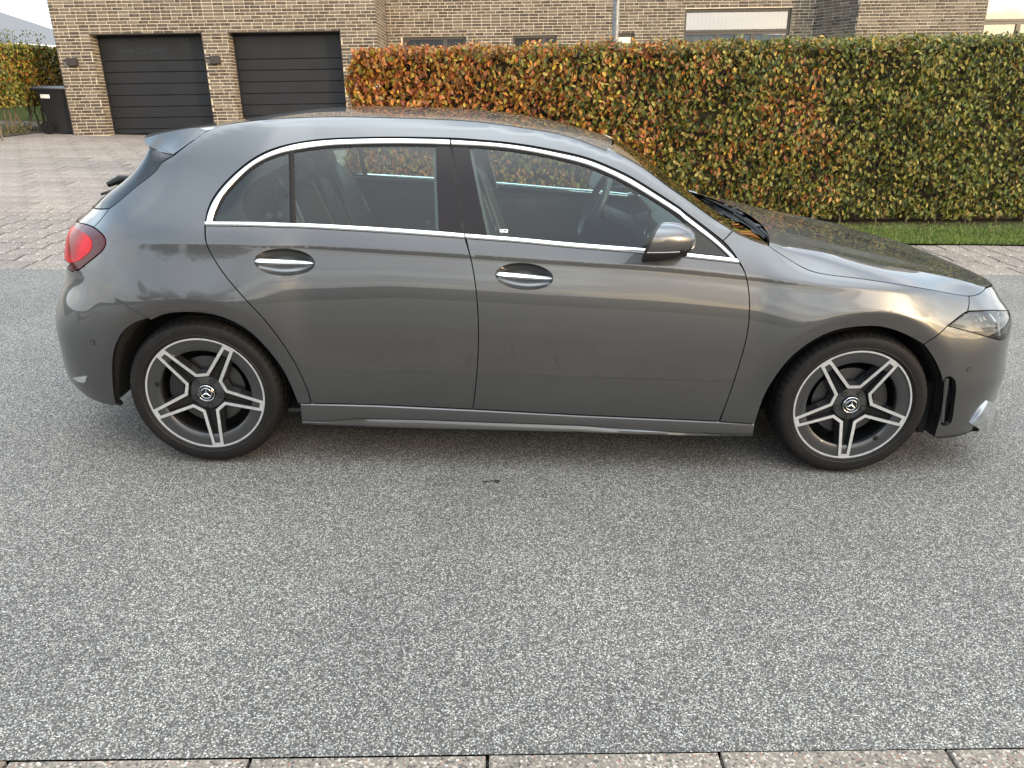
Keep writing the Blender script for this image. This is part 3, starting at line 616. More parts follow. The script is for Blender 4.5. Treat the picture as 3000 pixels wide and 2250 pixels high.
# a few fallen leaves on the soil and grass
v, f = leaves(240, lambda: ((2.6 + NR.rand() * 5, hy(4) - .55 + NR.rand() * .75, .02 + .01 * NR.rand()), (0, 0, 3), .8)); tag(mesh('fallen_leaves', v, f, LEAF, smooth=False), 'scattered dead leaves on the soil under the hedge', 'leaves', kind='stuff')

# ------------------------------------------------------------------ buildings: their own upright frame on the rising drive
BX = Vector((0.99922755, 0.01879178, 0.03451328)); BY = Vector((-0.01753034, 0.99918005, -0.03649534)); BZ = Vector((-0.0351708, 0.03586212, 0.99873767)); BO = Vector((-10.7894552, 15.7309427, 0.0)); BK = 1.197
def bframe(x=0, y=0, z=0, yaw=0):
    Mx = Matrix.Identity(4)
    for i in range(3): Mx[i][0] = BX[i]; Mx[i][1] = BY[i]; Mx[i][2] = BZ[i]; Mx[i][3] = BO[i]
    return Mx @ Matrix.Scale(BK, 4) @ Matrix.Translation((x, y, z)) @ Matrix.Rotation(yaw, 4, 'Z')
BL, BH = .205, .0603; BJ = .0125
def brick_mesh(w, seed):
    r = random.Random(seed); h = BH - BJ; g = .0035; j = lambda: r.uniform(-.0012, .0012)
    v = [(0, 0, 0), (w, 0, 0), (w, 0, h), (0, 0, h)]; v = [(x, .010, z) for x, y, z in v]
    v += [(0 + j(), g, 0 + j()), (w + j(), g, 0 + j()), (w + j(), g, h + j()), (0 + j(), g, h + j())]
    v += [(g + j(), j() * .6, g), (w - g + j(), j() * .6, g), (w - g, j() * .6, h - g + j()), (g, j() * .6, h - g + j())]
    f = [(0, 1, 5, 4), (1, 2, 6, 5), (2, 3, 7, 6), (3, 0, 4, 7), (4, 5, 9, 8), (5, 6, 10, 9), (6, 7, 11, 10), (7, 4, 8, 11), (8, 9, 10, 11)]
    return v, f
WIDTHS = {}
def brick_data(w):
    k = round(w, 2)
    if k not in WIDTHS:
        L = []
        for s in range(3):
            v, f = brick_mesh(w, s + int(k * 1000)); me = bpy.data.meshes.new('brick'); me.from_pydata(v, [], f); me.materials.append(BRICK); me.update(); L.append((me, v, f))
        WIDTHS[k] = L
    return RNG.choice(WIDTHS[k])
def layout(s0, s1, z0, z1, holes):
    """bricks (s, z, width) of a wild stretcher bond, cut round the openings"""
    out = []; nr = int((z1 - z0) / BH)
    for r in range(nr):
        z = z0 + r * BH; off = RNG.choice([0, .5, .25, .75, .5]) * BL; s = s0 - off
        cuts = [(a, b_) for a, b_, c, d in holes if c < z + BH * .6 and d > z + BH * .4]
        while s < s1:
            L = BL if RNG.random() > .12 else BL * .5
            a, b_ = max(s, s0), min(s + L - BJ, s1 - .0); segs = [(a, b_)]
            for c0, c1 in cuts:
                ns = []
                for p, q in segs:
                    if q <= c0 or p >= c1: ns.append((p, q))
                    else:
                        if p < c0 - .03: ns.append((p, c0))
                        if q > c1 + .03: ns.append((c1, q))
                segs = ns
            for p, q in segs:
                if q - p > .03: out.append((p, z, q - p))
            s += L
    return out
def build_bricks(par, faces, limit, inview):
    """faces: list of (matrix4 local, s0,s1,z0,z1,holes)"""
    allb = []
    for Mx, s0, s1, z0, z1, holes in faces:
        for (s, z, w) in layout(s0, s1, z0, z1, holes):
            Pw = par.matrix_world @ Mx @ Vector((s + w / 2, 0, z)); q = seen(Pw); ok = q is not None and inview(q, Pw)
            allb.append((q[2] if ok else 1e9, s, z, w, Mx))
    allb.sort(key=lambda t: t[0]); rest_ = MB()
    for k, (d, s, z, w, Mx) in enumerate(allb):
        me, v, f = brick_data(w); T = Mx @ Matrix.Translation((s, RNG.uniform(-.002, .002), z))
        if k < limit and d < 1e8: o = link('brick', me, par); o.matrix_parent_inverse = Matrix.Identity(4); o.matrix_local = T
        else: rest_.add([tuple(T @ Vector(p)) for p in v], f)
    rest_.obj('bricks', BRICK, par, kind='stuff')
RY = lambda a: Matrix.Rotation(radians(a), 4, 'Z')
T3 = Matrix.Translation
gar = empty('brick_garage', label='garage wing in grey brown brick with two charcoal doors', cat='garage', rot=bframe()); bpy.context.view_layer.update()
D1 = (.69, 2.88, 0, 1.88); D2 = (3.395, 5.60, 0, 1.88); RV = .33; GW = 6.33; GH = 4.6
faces = [(Matrix.Identity(4), 0, GW, .0, GH, [(D1[0], D1[1], -1, D1[3]), (D2[0], D2[1], -1, D2[3])])]
for (a, b_) in ((D1[0], D1[1]), (D2[0], D2[1])):
    faces.append((T3((a, 0, 0)) @ RY(90), 0.0, RV, 0, 1.88, []))                    # reveal facing right (mirror below)
    faces.append((T3((b_, RV, 0)) @ RY(-90), 0.0, RV, 0, 1.88, []))
faces.append((T3((0, 5.0, 0)) @ RY(-90), 0, 5.0, 0, GH, []))                        # outer left side
faces.append((T3((GW, 0, 0)) @ RY(90), 0, 2.9, 0, GH, []))                          # return facing right
mb = MB(); e = .009
segs = [(0 + e, D1[0] - e), (D1[1] + e, D2[0] - e), (D2[1] + e, GW - e)]
for a, b_ in segs: mb.box(a, b_, e, RV + .1, -.3, 1.88 + e * 0)
mb.box(0 + e, GW - e, e, RV + .1, 1.88 + .004, GH)
mb.box(0 + e, .30, RV + .1, 5.0, -.3, GH); mb.box(GW - .30, GW - e, RV + .1, 2.9, -.3, GH); mb.box(.30, GW - .30, 4.6, 4.9, -.3, GH); mb.box(.02, GW - .02, .02, 4.98, GH, GH + .05)
mb.obj('wall', MORTAR, gar)
def vg(q, P): return -20 < q[0] < 1180 and -30 < q[1] < 400 and not (q[0] > 480 and q[1] > 335)
# reveals need their brick faces outwards: bricks are built facing -y of their own frame
faces[1] = (T3((D1[0], 0, 0)) @ RY(90), 0, RV, 0, 1.88, [])
build_bricks(gar, faces, 300, vg)
def garage_door(d, scuff=False):
    fr_ = MB(); y = RV - .02
    for a in (d[0], d[1] - .03): fr_.box(a, a + .03, y - .005, y + .05, 0, 1.88)
    fr_.box(d[0] + .03, d[1] - .03, y - .005, y + .05, 1.85, 1.88)
    o = fr_.obj('garage_door', DOORM, gar)
    zs = [0, .098, .315, .53, .748, .97, 1.19, 1.40, 1.845]
    for i in range(8):
        z0, z1 = zs[i] + .006, zs[i + 1] - .001; a, b_ = d[0] + .032, d[1] - .032; g = .012
        v = [(a, y + .03, z0), (b_, y + .03, z0), (b_, y + .03, z1), (a, y + .03, z1), (a, y + .012, z0 + .002), (b_, y + .012, z0 + .002), (b_, y + .012, z1 - g), (a, y + .012, z1 - g)]
        mesh('door_panel', v, [(0, 1, 5, 4), (1, 2, 6, 5), (2, 3, 7, 6), (3, 0, 4, 7), (4, 5, 6, 7)], DOORM, o, smooth=False)
    bk = MB(); bk.box(d[0] + .03, d[1] - .03, y + .035, y + .06, 0, 1.85); bk.obj('door_backing', DOORM, o)
    if scuff:
        o['label'] = 'charcoal garage door with dark scuff marks across its top panel'
        r = random.Random(5)
        sm = MB()
        for (cx_, w_, h_) in ((.48, .10, .035), (.62, .06, .05), (.80, .05, .07), (.86, .09, .03), (1.02, .05, .045), (1.12, .07, .04), (1.27, .06, .05), (1.32, .04, .02), (1.80, .05, .022)):
            P = [(d[0] + cx_ + w_ * cos(t) * r.uniform(.7, 1.2), y + .0105, 1.585 + r.uniform(-.01, .02) * 0 + h_ * sin(t) * r.uniform(.6, 1.3)) for t in np.linspace(0, 2 * pi, 12, endpoint=False)]
            sm.add(P[::-1], [tuple(range(12))])
        sm.obj('scuff_mark', SCUFF, o)
garage_door(D1, True); garage_door(D2)
for s, lb in ((.288, 'dark box wall lamp at the far left end of the garage wall'), (3.10, 'dark box wall lamp on the brick pier between the two garage doors'), (5.915, 'dark box wall lamp half hidden by the hedge right of the second garage door')):
    mb = MB(); mb.box(-.095, .095, -.10, -.004, -.068, .068); mb.box(-.080, .080, -.085, -.015, -.062, -.0695 + .02)
    o = mb.obj('wall_lamp', LAMPM); o.matrix_world = bframe(s, 0, 1.372); bevel(o, .004); tag(o, lb, 'wall lamp', 'square lamps on the garage wall')

# main house
hs = empty('brick_house', label='long brick house wall with dark framed windows above the hedge', cat='house', rot=bframe(GW, 1.5, 0)); bpy.context.view_layer.update()
w0 = -GW
WIN = [(6.655 + w0, 8.03 + w0, .9, 1.857, [(.61, 1)]), (9.035 + w0, 10.0 + w0, .0, 1.857, [(.72, 1)]), (11.21 + w0, 11.69 + w0, .9, 1.865, []), (12.755 + w0, 15.085 + w0, .9, 2.325, [])]
MWL = 15.56 - GW; WX = MWL; wing_y = -.88
faces = [(Matrix.Identity(4), 0, MWL, 0, 4.6, [(a, b_, c, d) for a, b_, c, d, _ in WIN])]
WINGW = [(18.785 + w0 + .0, 21.2 + w0, .9, 2.8)]
Wm = T3((WX, 0, 0)) @ RY(-57)                                                        # splayed return, faces the street from the left
RL_ = abs(wing_y) / sin(radians(57)); WX2 = WX + RL_ * cos(radians(57))
faces.append((Wm, 0, RL_, 0, 4.6, []))
Wf = T3((WX2, wing_y, 0)); wing_o = [(18.785 + w0 - WX2, 21.2 + w0 - WX2, .9, 2.8)]
faces.append((Wf, 0, 6.5, 0, 4.6, wing_o))
mb = MB()
xs_ = [e, *[q for w in WIN for q in (w[0] - .0, w[1] + .0)], MWL + .3]
for i in range(0, len(xs_), 2): mb.box(xs_[i] if i else e, xs_[i + 1], .009, .32, -.3, 4.6)
for w in WIN: mb.box(w[0], w[1], .009, .32, w[3] + .002, 4.6); mb.box(w[0], w[1], .009, .32, -.3, w[2])
v = [Vector((WX - .0, .009, z)) for z in (-.3, 4.6)] + [Vector((WX2, wing_y + .009, z)) for z in (-.3, 4.6)] + [Vector((WX2 + .3, wing_y + .3, z)) for z in (-.3, 4.6)] + [Vector((WX + .3, .32, z)) for z in (-.3, 4.6)]
nn = Vector((sin(radians(57)), cos(radians(57)), 0)) * .009
v = [q + nn if k < 4 else q for k, q in enumerate(v)]
mb.add(v, [(0, 2, 3, 1), (2, 4, 5, 3), (4, 6, 7, 5), (6, 0, 1, 7), (1, 3, 5, 7)])
a, b_ = WX2 + .012, WX2 + 6.5; w = wing_o[0]
mb.box(a, WX2 + w[0], wing_y + .009, wing_y + .3, -.3, 4.6); mb.box(WX2 + w[1], b_, wing_y + .009, wing_y + .3, -.3, 4.6); mb.box(WX2 + w[0], WX2 + w[1], wing_y + .009, wing_y + .3, -.3, w[2]); mb.box(WX2 + w[0], WX2 + w[1], wing_y + .009, wing_y + .3, w[3], 4.6)
mb.box(-.2, MWL + .2, .02, 6, 4.6, 4.65)
mb.obj('wall', MORTAR, hs)
def vh(q, P): return 1090 < q[0] < 3020 and -12 < q[1] < 160
build_bricks(hs, faces, 300, vh)
def window(par, a, b_, z0, z1, y0, cols=(), row=None, panes=None, fw=.055, blind=False, yoff=.06):
    """frame with its own sashes; panes listed as (x0,x1,z0,z1,material)"""
    m_ = MB(); y = y0 + yoff
    m_.box(a, a + fw, y, y + .07, z0, z1); m_.box(b_ - fw, b_, y, y + .07, z0, z1); m_.box(a + fw, b_ - fw, y, y + .07, z1 - fw, z1); m_.box(a + fw, b_ - fw, y, y + .07, z0, z0 + fw)
    for c, cz0, cz1 in cols: m_.box(c - .045, c - .002, y + .004, y + .066, cz0, cz1); m_.box(c + .002, c + .045, y + .004, y + .066, cz0, cz1)
    if row: m_.box(a + fw, b_ - fw, y + .002, y + .068, row - .05, row - .003); m_.box(a + fw, b_ - fw, y + .002, y + .068, row + .003, row + .045)
    o = m_.obj('window', FRAME, par)
    for (p0, p1, q0, q1, mm) in panes:
        mesh('pane', [(p0, y + .03, q0), (p1, y + .03, q0), (p1, y + .03, q1), (p0, y + .03, q1)], [(0, 1, 2, 3)], mm, o, smooth=False)
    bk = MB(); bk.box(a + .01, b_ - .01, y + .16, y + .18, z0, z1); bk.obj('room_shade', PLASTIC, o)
    return o
BLINDGLASS = glass('window_reflection_glass', (.80, .84, .80), 7.5)
def blinds(o, a, b_, z0, z1, y):
    n_ = int((b_ - a) / .085)
    for k in range(n_):
        x = a + (k + .5) * (b_ - a) / n_; w_ = (b_ - a) / n_ * .5
        mesh('blind_slat', [(x - w_, y - .004, z0), (x + w_, y + .022, z0), (x + w_, y + .022, z1), (x - w_, y - .004, z1)], [(0, 1, 2, 3)], BLIND, o, smooth=False)
W1, W2, W3, W4 = WIN
fw = .06
o = window(hs, W1[0], W1[1], W1[2], W1[3], 0, [(7.573 + w0, .96, 1.80)], None, [(W1[0] + fw, 7.53 + w0, .96, 1.80, HOUSEGLASS), (7.62 + w0, W1[1] - fw, .96, 1.80, HOUSEGLASS)])
o = window(hs, W2[0], W2[1], W2[2], W2[3], 0, [(9.72 + w0, .06, 1.80)], None, [(W2[0] + fw, 9.68 + w0, .06, 1.80, PLASTIC), (9.765 + w0, W2[1] - fw, .06, 1.80, HOUSEGLASS)])
o = window(hs, W3[0], W3[1], W3[2], W3[3], 0, [], None, [(W3[0] + fw, W3[1] - fw, .96, 1.80, PALEPANE)])
o = window(hs, W4[0], W4[1], W4[2], W4[3], 0, [(13.513 + w0, .96, 1.82), (14.291 + w0, .96, 1.82)], 1.87, [(W4[0] + fw, W4[1] - fw, 1.92, 2.26, BLINDGLASS), (W4[0] + fw, 13.47 + w0, .96, 1.82, BLINDGLASS), (13.56 + w0, 14.245 + w0, .96, 1.82, BLINDGLASS), (14.336 + w0, W4[1] - fw, .96, 1.82, BLINDGLASS)])
blinds(o, W4[0] + fw, W4[1] - fw, .96, 2.26, .15)
o = window(hs, 18.785 + w0, 21.2 + w0, .9, 2.8, wing_y, [(19.56 + w0, .96, 1.87)], 1.92, [(18.845 + w0, 21.14 + w0, 1.97, 2.74, BLINDGLASS), (18.845 + w0, 19.515 + w0, .96, 1.865, BLINDGLASS), (19.605 + w0, 21.14 + w0, .96, 1.865, BLINDGLASS)])
blinds(o, 18.845 + w0, 21.14 + w0, .96, 2.74, wing_y + .15)

# street lamp pole
mb = MB(); x, y = 1.39, 8.0
mb.tube([(x, y, 0), (x, y, 1.0), (x - .04, y, 2.4), (x - .10, y, 5.6)], [.056, .056, .048, .038], 20)
pl = empty('street_lamp', (x, y, 0), 'thin galvanised steel lamp pole rising behind the hedge', 'street lamp'); bpy.context.view_layer.update()
child(mb.obj('pole', STEEL, smooth=True), pl)
mb = MB(); mb.box(x - .12, x + .12, y - .75, y + .05, 5.58, 5.66); mb.box(x - .09, x + .09, y - .70, y - .1, 5.55, 5.58); child(mb.obj('lamp_head', STEEL), pl)

NEAR = T3(BO) @ Matrix.Scale(BK, 4) @ T3((8.98492771, -12.57206155, 0))
def near(o): o.matrix_world = NEAR @ o.matrix_world; return o
# wheelie bin beside the garage
wb = empty('wheelie_bin', (-9.42, 12.98, 0), 'black two wheeled rubbish bin standing left of the garage corner', 'bin'); bpy.context.view_layer.update()
def loft(secs, m, name, par, smooth=True, angle=35, caps=True):
    v = []; n_ = len(secs[0]); f = []
    for s in secs: v += s
    for i in range(len(secs) - 1):
        for k in range(n_): f.append((i * n_ + k, i * n_ + (k + 1) % n_, (i + 1) * n_ + (k + 1) % n_, (i + 1) * n_ + k))
    if caps: f.append(tuple(range(n_ - 1, -1, -1))); f.append(tuple((len(secs) - 1) * n_ + k for k in range(n_)))
    return mesh(name, v, f, m, par, smooth, angle=angle)
def rrect(cx_, cy_, w_, d_, z, r=.03, n_=4):
    P = []
    for k, (sx_, sy_) in enumerate(((1, 1), (-1, 1), (-1, -1), (1, -1))):
        for i in range(n_ + 1):
            a = pi / 2 * (k + i / n_); P.append((cx_ + sx_ * (w_ / 2 - r) + r * cos(a), cy_ + sy_ * (d_ / 2 - r) + r * sin(a), z))
    return P
child(loft([rrect(-9.30, 12.98, .50, .44, .03), rrect(-9.345, 12.98, .66, .54, .80), rrect(-9.345, 12.98, .68, .56, .815), rrect(-9.345, 12.98, .72, .60, .86)], BINM, 'body', None), wb)
child(loft([rrect(-9.37, 12.98, .80, .62, .862), rrect(-9.37, 12.98, .80, .62, .885), rrect(-9.35, 12.98, .66, .50, .925)], BINM, 'lid', None), wb)
mb = MB(); mb.tube([(-9.79, 12.74, .865), (-9.79, 13.22, .865)], .017, 8); child(mb.obj('handle', BINM, smooth=True), wb)
for yy in (12.66, 13.26):
    wv = MB(); wv.tube([(-9.53, yy - .02, .128), (-9.53, yy + .02, .128)], .128, 28); wo = child(wv.obj('wheel', RUBBER, smooth=True), wb)
    for k in range(7):
        a = 2 * pi * k / 7; sp = MB(); c_ = Vector((-9.53, yy - .024, .128)); d_ = Vector((cos(a), 0, sin(a))); t_ = Vector((-sin(a), 0, cos(a)))
        sp.add([c_ + d_ * .025 - t_ * .012, c_ + d_ * .025 + t_ * .012, c_ + d_ * .098 + t_ * .022, c_ + d_ * .098 - t_ * .022], [(0, 1, 2, 3)]); s_ = sp.obj('spoke', PLASTIC); s_.parent = wo
st = mesh('sticker', [(-9.585, 12.7035, .695), (-9.40, 12.7035, .695), (-9.40, 12.6985, .765), (-9.585, 12.6985, .765)], [(0, 1, 2, 3)], PAPER, smooth=False); child(st, wb)
mb = MB()
for (a, b_, z) in ((-9.57, -9.51, .745), (-9.57, -9.53, .735), (-9.56, -9.47, .715), (-9.45, -9.42, .708)): mb.box(a, b_, 12.697, 12.6975, z - .003, z + .003)
child(mb.obj('sticker_print', INK), wb); near(wb)

# hedge beside the drive, on the left
def side_s():
    r = NR.rand()
    if r < .45:
        y = 10.2 + 5.2 * NR.rand(); z = .52 + 1.17 * NR.rand() ** .85
        return (-10.02 - .28 * NR.rand() ** 1.5 + .05 * sin(y * 4 + z * 3), y, z), (1, -.3, .2), 1
    if r < .8:
        x = -13.5 + 3.4 * NR.rand(); z = .5 + 1.19 * NR.rand() ** .85
        return (x, 13.9 + .3 * NR.rand() + .05 * sin(x * 5 + z), z), (.2, -1, .2), 1
    x = -13.5 + 3.4 * NR.rand(); return (x, 10.2 + 4 * NR.rand(), 1.66 + NR.randn() * .03), (0, -.2, 1), 1
h2 = empty('side_hedge', (-10.6, 12.5, 0), 'bare stemmed orange and green beech hedge behind the bin', 'hedge'); bpy.context.view_layer.update()
v, f = leaves(30000, side_s, (.05, .085)); child(mesh('foliage', v, f, LEAF2, smooth=False, kind='stuff'), h2)
for i in range(26):
    y = 10.4 + i * .19; x = -10.25 + NR.randn() * .06
    child(MB().tube([(x, y, 0), (x + NR.randn() * .05, y + NR.randn() * .05, .4), (x + NR.randn() * .1, y + NR.randn() * .1, 1.0)], [.022, .016, .01], 6).obj('stem', BARK, smooth=True), h2)
b = MB()
for i in range(420):
    y = 10.2 + NR.rand() * 5; x = -10.2 - NR.rand() * .4; z = .15 + NR.rand() * .8
    b.tube([(x, y, z), (x + NR.randn() * .06, y + NR.randn() * .1, z + .2 * NR.rand() + .05)], [.004, .002], 4)
child(b.obj('twigs', BARK, kind='stuff'), h2)
v = []; 
mb = MB(); mb.box(-13.4, -10.5, 14.1, 14.5, .5, 1.55); mb.box(-10.75, -10.4, 12.3, 14.5, .7, 1.55); child(mb.obj('shade_core', DARKCORE), h2)  # dark boxes standing in for shade inside the foliage
near(h2)
sheet('side_bed', [(-18, 12.5), (-11.85, 12.5), (-11.9, 20), (-18, 20)], .02, SOIL)
v, f = leaves(2600, lambda: ((-9.95 - NR.rand() * 1.2, 10.2 + NR.rand() * 5, .03 + .16 * NR.rand() ** 2), (0, -.3, 1), .8), (.03, .05)); tag(mesh('ground_cover', v, f, LEAFG, smooth=False), 'low green ground cover at the foot of the left hedge', 'plants', kind='stuff'); near(bpy.data.objects['ground_cover'])
sp = MB().tube([(-9.46, 11.0, 0), (-9.50, 11.02, .35), (-9.56, 11.0, .72), (-9.53, 11.05, 1.0)], [.017, .014, .010, .006], 8).obj('sapling', BARK, smooth=True)
near(sp); tag(sp, 'bare thin sapling stem at the left edge of the drive', 'sapling')
# twiggy bush over the hedge
def bush_s():
    a = NR.rand() * 6.28; r = NR.rand() ** .5 * .75
    return (-12.6 + r * cos(a) * 1.2, 17.0 + r * sin(a), 1.5 + .62 * NR.rand() ** 1.3), (0, -1, .3), 1
bs = empty('garden_bush', (-12.6, 17, 0), 'loose twiggy bush showing above the left hedge', 'bush'); bpy.context.view_layer.update()
v, f = leaves(420, bush_s, (.04, .07)); child(mesh('leaves', v, f, LEAFG, smooth=False, kind='stuff'), bs)
b = MB()
for i in range(30):
    a = NR.rand() * 6.28; r = NR.rand() * .6; b.tube([(-12.6, 17, .3), (-12.6 + r * cos(a) * .7, 17 + r * sin(a) * .7, 1.2), (-12.6 + r * cos(a) * 1.3, 17 + r * sin(a), 1.6 + .55 * NR.rand())], [.02, .01, .003], 5)
child(b.obj('branches', BARK, kind='stuff'), bs); near(bs)
# neighbour's bungalow beyond the hedge
def house(name, label, x0, x1, y0, y1, eave, ridge, wallm, along='x', over=.4):
    h_ = empty(name, ((x0 + x1) / 2, (y0 + y1) / 2, 0), label, 'house'); bpy.context.view_layer.update()
    mb = MB(); mb.box(x0, x1, y0, y1, 0, eave); child(mb.obj('wall', wallm), h_)
    xm = (x0 + x1) / 2; ym = (y0 + y1) / 2; rf = MB(); t_ = .18
    if along == 'y':   # ridge along y, gable to the street
        for sgn in (-1, 1):
            xe = x1 + over if sgn > 0 else x0 - over; k = (ridge - eave) / ((x1 - x0) / 2 + over)
            q = [(xm, y0 - over, ridge), (xe, y0 - over, eave), (xe, y1 + over, eave), (xm, y1 + over, ridge)]
            rf.add(q + [(a, b__, c + t_) for a, b__, c in q], [(0, 1, 2, 3), (4, 7, 6, 5), (0, 4, 5, 1), (1, 5, 6, 2), (2, 6, 7, 3), (3, 7, 4, 0)])
        g = MB(); g.add([(x0, y0, eave), (x1, y0, eave), (xm, y0, ridge - .1)], [(0, 1, 2)]); g.add([(x0, y1, eave), (x1, y1, eave), (xm, y1, ridge - .1)], [(2, 1, 0)]); child(g.obj('gable', wallm), h_)
    else:
        for sgn in (-1, 1):
            ye = y1 + over if sgn > 0 else y0 - over
            q = [(x0 - over, ym, ridge), (x0 - over, ye, eave), (x1 + over, ye, eave), (x1 + over, ym, ridge)]
            rf.add(q + [(a, b__, c + t_) for a, b__, c in q], [(0, 1, 2, 3), (4, 7, 6, 5), (0, 4, 5, 1), (1, 5, 6, 2), (2, 6, 7, 3), (3, 7, 4, 0)])
        g = MB(); g.add([(x0, y0, eave), (x0, y1, eave), (x0, ym, ridge - .1)], [(0, 1, 2)]); g.add([(x1, y0, eave), (x1, y1, eave), (x1, ym, ridge - .1)], [(2, 1, 0)]); child(g.obj('gable', wallm), h_)
    child(rf.obj('roof', ROOF), h_)
    return h_
h_ = empty('bungalow', (-28, 34, 0), 'low house with a grey hipped roof beyond the left hedge', 'house'); bpy.context.view_layer.update()
child(MB().box(-34, -20.45, 30.4, 37.5, 0, 2.3).obj('wall', RENDER), h_)
q = [(-34.4, 30, 2.34), (-20.05, 30, 2.34), (-20.05, 38, 2.34), (-34.4, 38, 2.34), (-24.6, 34, 4.2), (-30, 34, 4.2)]
child(mesh('roof', q, [(0, 1, 4, 5), (1, 2, 4), (2, 3, 5, 4), (3, 0, 5)], ROOF, None, False), h_)
child(MB().tube([(-34.4, 29.95, 2.30), (-20.0, 29.95, 2.30), (-20.0, 38, 2.30)], .06, 8).obj('gutter', RENDER), h_)

# ------------------------------------------------------------------ across the street behind the photographer (seen only as reflections, and as the source of the shade)
h_ = house('shade_house', 'unseen tall brick house added behind the camera to shade the car', 14.5, 29, -27, -18, 4.0, 7.6, BRICK, 'x')  # added out of view to keep the low sun off car and road
for i in range(4):
    x = 15.6 + i * 3.4; m_ = MB(); m_.box(x, x + 1.5, -17.98, -17.93, .9, 2.3); w_ = child(m_.obj('window', FRAME), h_); p_ = mesh('pane', [(x + .06, -17.92, .96), (x + 1.44, -17.92, .96), (x + 1.44, -17.92, 2.24), (x + .06, -17.92, 2.24)], [(0, 3, 2, 1)], HOUSEGLASS, None, smooth=False); child(p_, h_)
mb = MB(); mb.box(-60, 60, -32.2, -32.0, 0, 1.9); o = mb.obj('reflection_wall', FORECOURT); tag(o, 'unseen low wall added behind the camera as a plain horizon in reflections', 'wall')  # added out of view to give the car paint a plain horizon to mirror
def tree(x, y, h, r, label):
    t_ = empty('garden_tree', (x, y, 0), label, 'tree'); bpy.context.view_layer.update()
    child(MB().tube([(x, y, 0), (x + .1, y, h * .35), (x - .05, y + .1, h * .6)], [.22, .16, .1], 10).obj('trunk', BARK, smooth=True), t_)
    cl = [(x + NR.randn() * r * .45, y + NR.randn() * r * .45, h * .62 + NR.randn() * h * .14, r * (.35 + .3 * NR.rand())) for _ in range(12)]
    def s_():
        c = cl[NR.randint(len(cl))]; d = NR.randn(3); d /= np.linalg.norm(d); k = c[3] * NR.rand() ** .4
        return (c[0] + d[0] * k, c[1] + d[1] * k, c[2] + d[2] * k), tuple(d), 1
    v, f = leaves(9000, s_, (.12, .24)); child(mesh('crown', v, f, LEAFG, smooth=False, kind='stuff'), t_)
tree(-9, -21, 7.0, 2.2, 'broad leafy tree behind the photographer on the left'); tree(-17, -25, 8.5, 2.6, 'tallest leafy tree behind the photographer'); tree(-26, -30, 7.5, 2.6, 'leafy tree farthest left behind the photographer')
# ================================================================== THE CAR
car = empty('parked_car', (0, 0, 0), 'grey metallic five door hatchback parked on the road in front of the hedge', 'car')
def samp(P, step=None, n=None, closed=False, smooth=0):
    """resample a polyline through Catmull-Rom"""
    P = np.asarray(P, float)
    if len(P) == 2: Q = np.linspace(P[0], P[1], 60)
    else:
        E = np.vstack([2 * P[0] - P[1], P, 2 * P[-1] - P[-2]]); Q = []
        for i in range(1, len(E) - 2):
            t = np.linspace(0, 1, 24, endpoint=False)[:, None]; a, b, c_, d = E[i - 1], E[i], E[i + 1], E[i + 2]
            Q.append(.5 * ((2 * b) + (-a + c_) * t + (2 * a - 5 * b + 4 * c_ - d) * t * t + (-a + 3 * b - 3 * c_ + d) * t ** 3))
        Q.append(P[-1:]); Q = np.vstack(Q)
    s = np.concatenate([[0], np.cumsum(np.linalg.norm(np.diff(Q, axis=0), axis=1))])
    m = n or max(2, int(round(s[-1] / step)) + 1)
    R_ = np.stack([np.interp(np.linspace(0, s[-1], m), s, Q[:, k]) for k in range(Q.shape[1])], 1)
    for _ in range(smooth): R_[1:-1] = .25 * R_[:-2] + .5 * R_[1:-1] + .25 * R_[2:]
    return R_
ST = .014
def seg(n, rev=False, smooth=6, step=ST):
    P = samp(TR[n] if isinstance(n, str) else n, step, smooth=smooth if (isinstance(n, str) or len(n) > 2) else 0)
    return P[::-1] if rev else P
def poly(*S_):
    out = []
    for s in S_:
        for q in s:
            if not out or np.hypot(*(out[-1] - q)) > .004: out.append(np.array(q, float))
    if np.hypot(*(out[0] - out[-1])) < .004: out.pop()
    P = np.array(out)
    A = .5 * np.sum(P[:, 0] * np.roll(P[:, 1], -1) - np.roll(P[:, 0], -1) * P[:, 1])
    return P if A > 0 else P[::-1]
def inset(P, d):
    a = np.roll(P, 1, 0); b = np.roll(P, -1, 0); e1 = P - a; e2 = b - P
    e1 /= np.maximum(np.linalg.norm(e1, axis=1, keepdims=True), 1e-9); e2 /= np.maximum(np.linalg.norm(e2, axis=1, keepdims=True), 1e-9)
    n1 = np.stack([-e1[:, 1], e1[:, 0]], 1); n2 = np.stack([-e2[:, 1], e2[:, 0]], 1); n = n1 + n2
    l = np.maximum(np.linalg.norm(n, axis=1, keepdims=True), .35); n = n / l; k = 1 / np.maximum(np.sum(n * n1, axis=1, keepdims=True), .45)
    return P + n * k * d
def inside(P, Q):
    x, y = Q[:, 0], Q[:, 1]; r = np.zeros(len(Q), bool); j = len(P) - 1
    for i in range(len(P)):
        xi, yi = P[i]; xj, yj = P[j]
        c = ((yi > y) != (yj > y)) & (x < (xj - xi) * (y - yi) / (yj - yi + 1e-15) + xi); r ^= c; j = i
    return r
def bdist(P, Q):
    d = np.full(len(Q), 9.)
    for i in range(len(P)):
        a = P[i]; b = P[(i + 1) % len(P)]; ab = b - a; t = np.clip(((Q - a) @ ab) / max(ab @ ab, 1e-12), 0, 1); d = np.minimum(d, np.linalg.norm(Q - a - t[:, None] * ab, axis=1))
    return d
def NRM(u, z, e=.003):
    a = SIDE(u + e, z) - SIDE(u - e, z); b = SIDE(u, z + e) - SIDE(u, z - e); n = np.cross(a, b); return n / np.maximum(np.linalg.norm(n, axis=-1, keepdims=True), 1e-12)
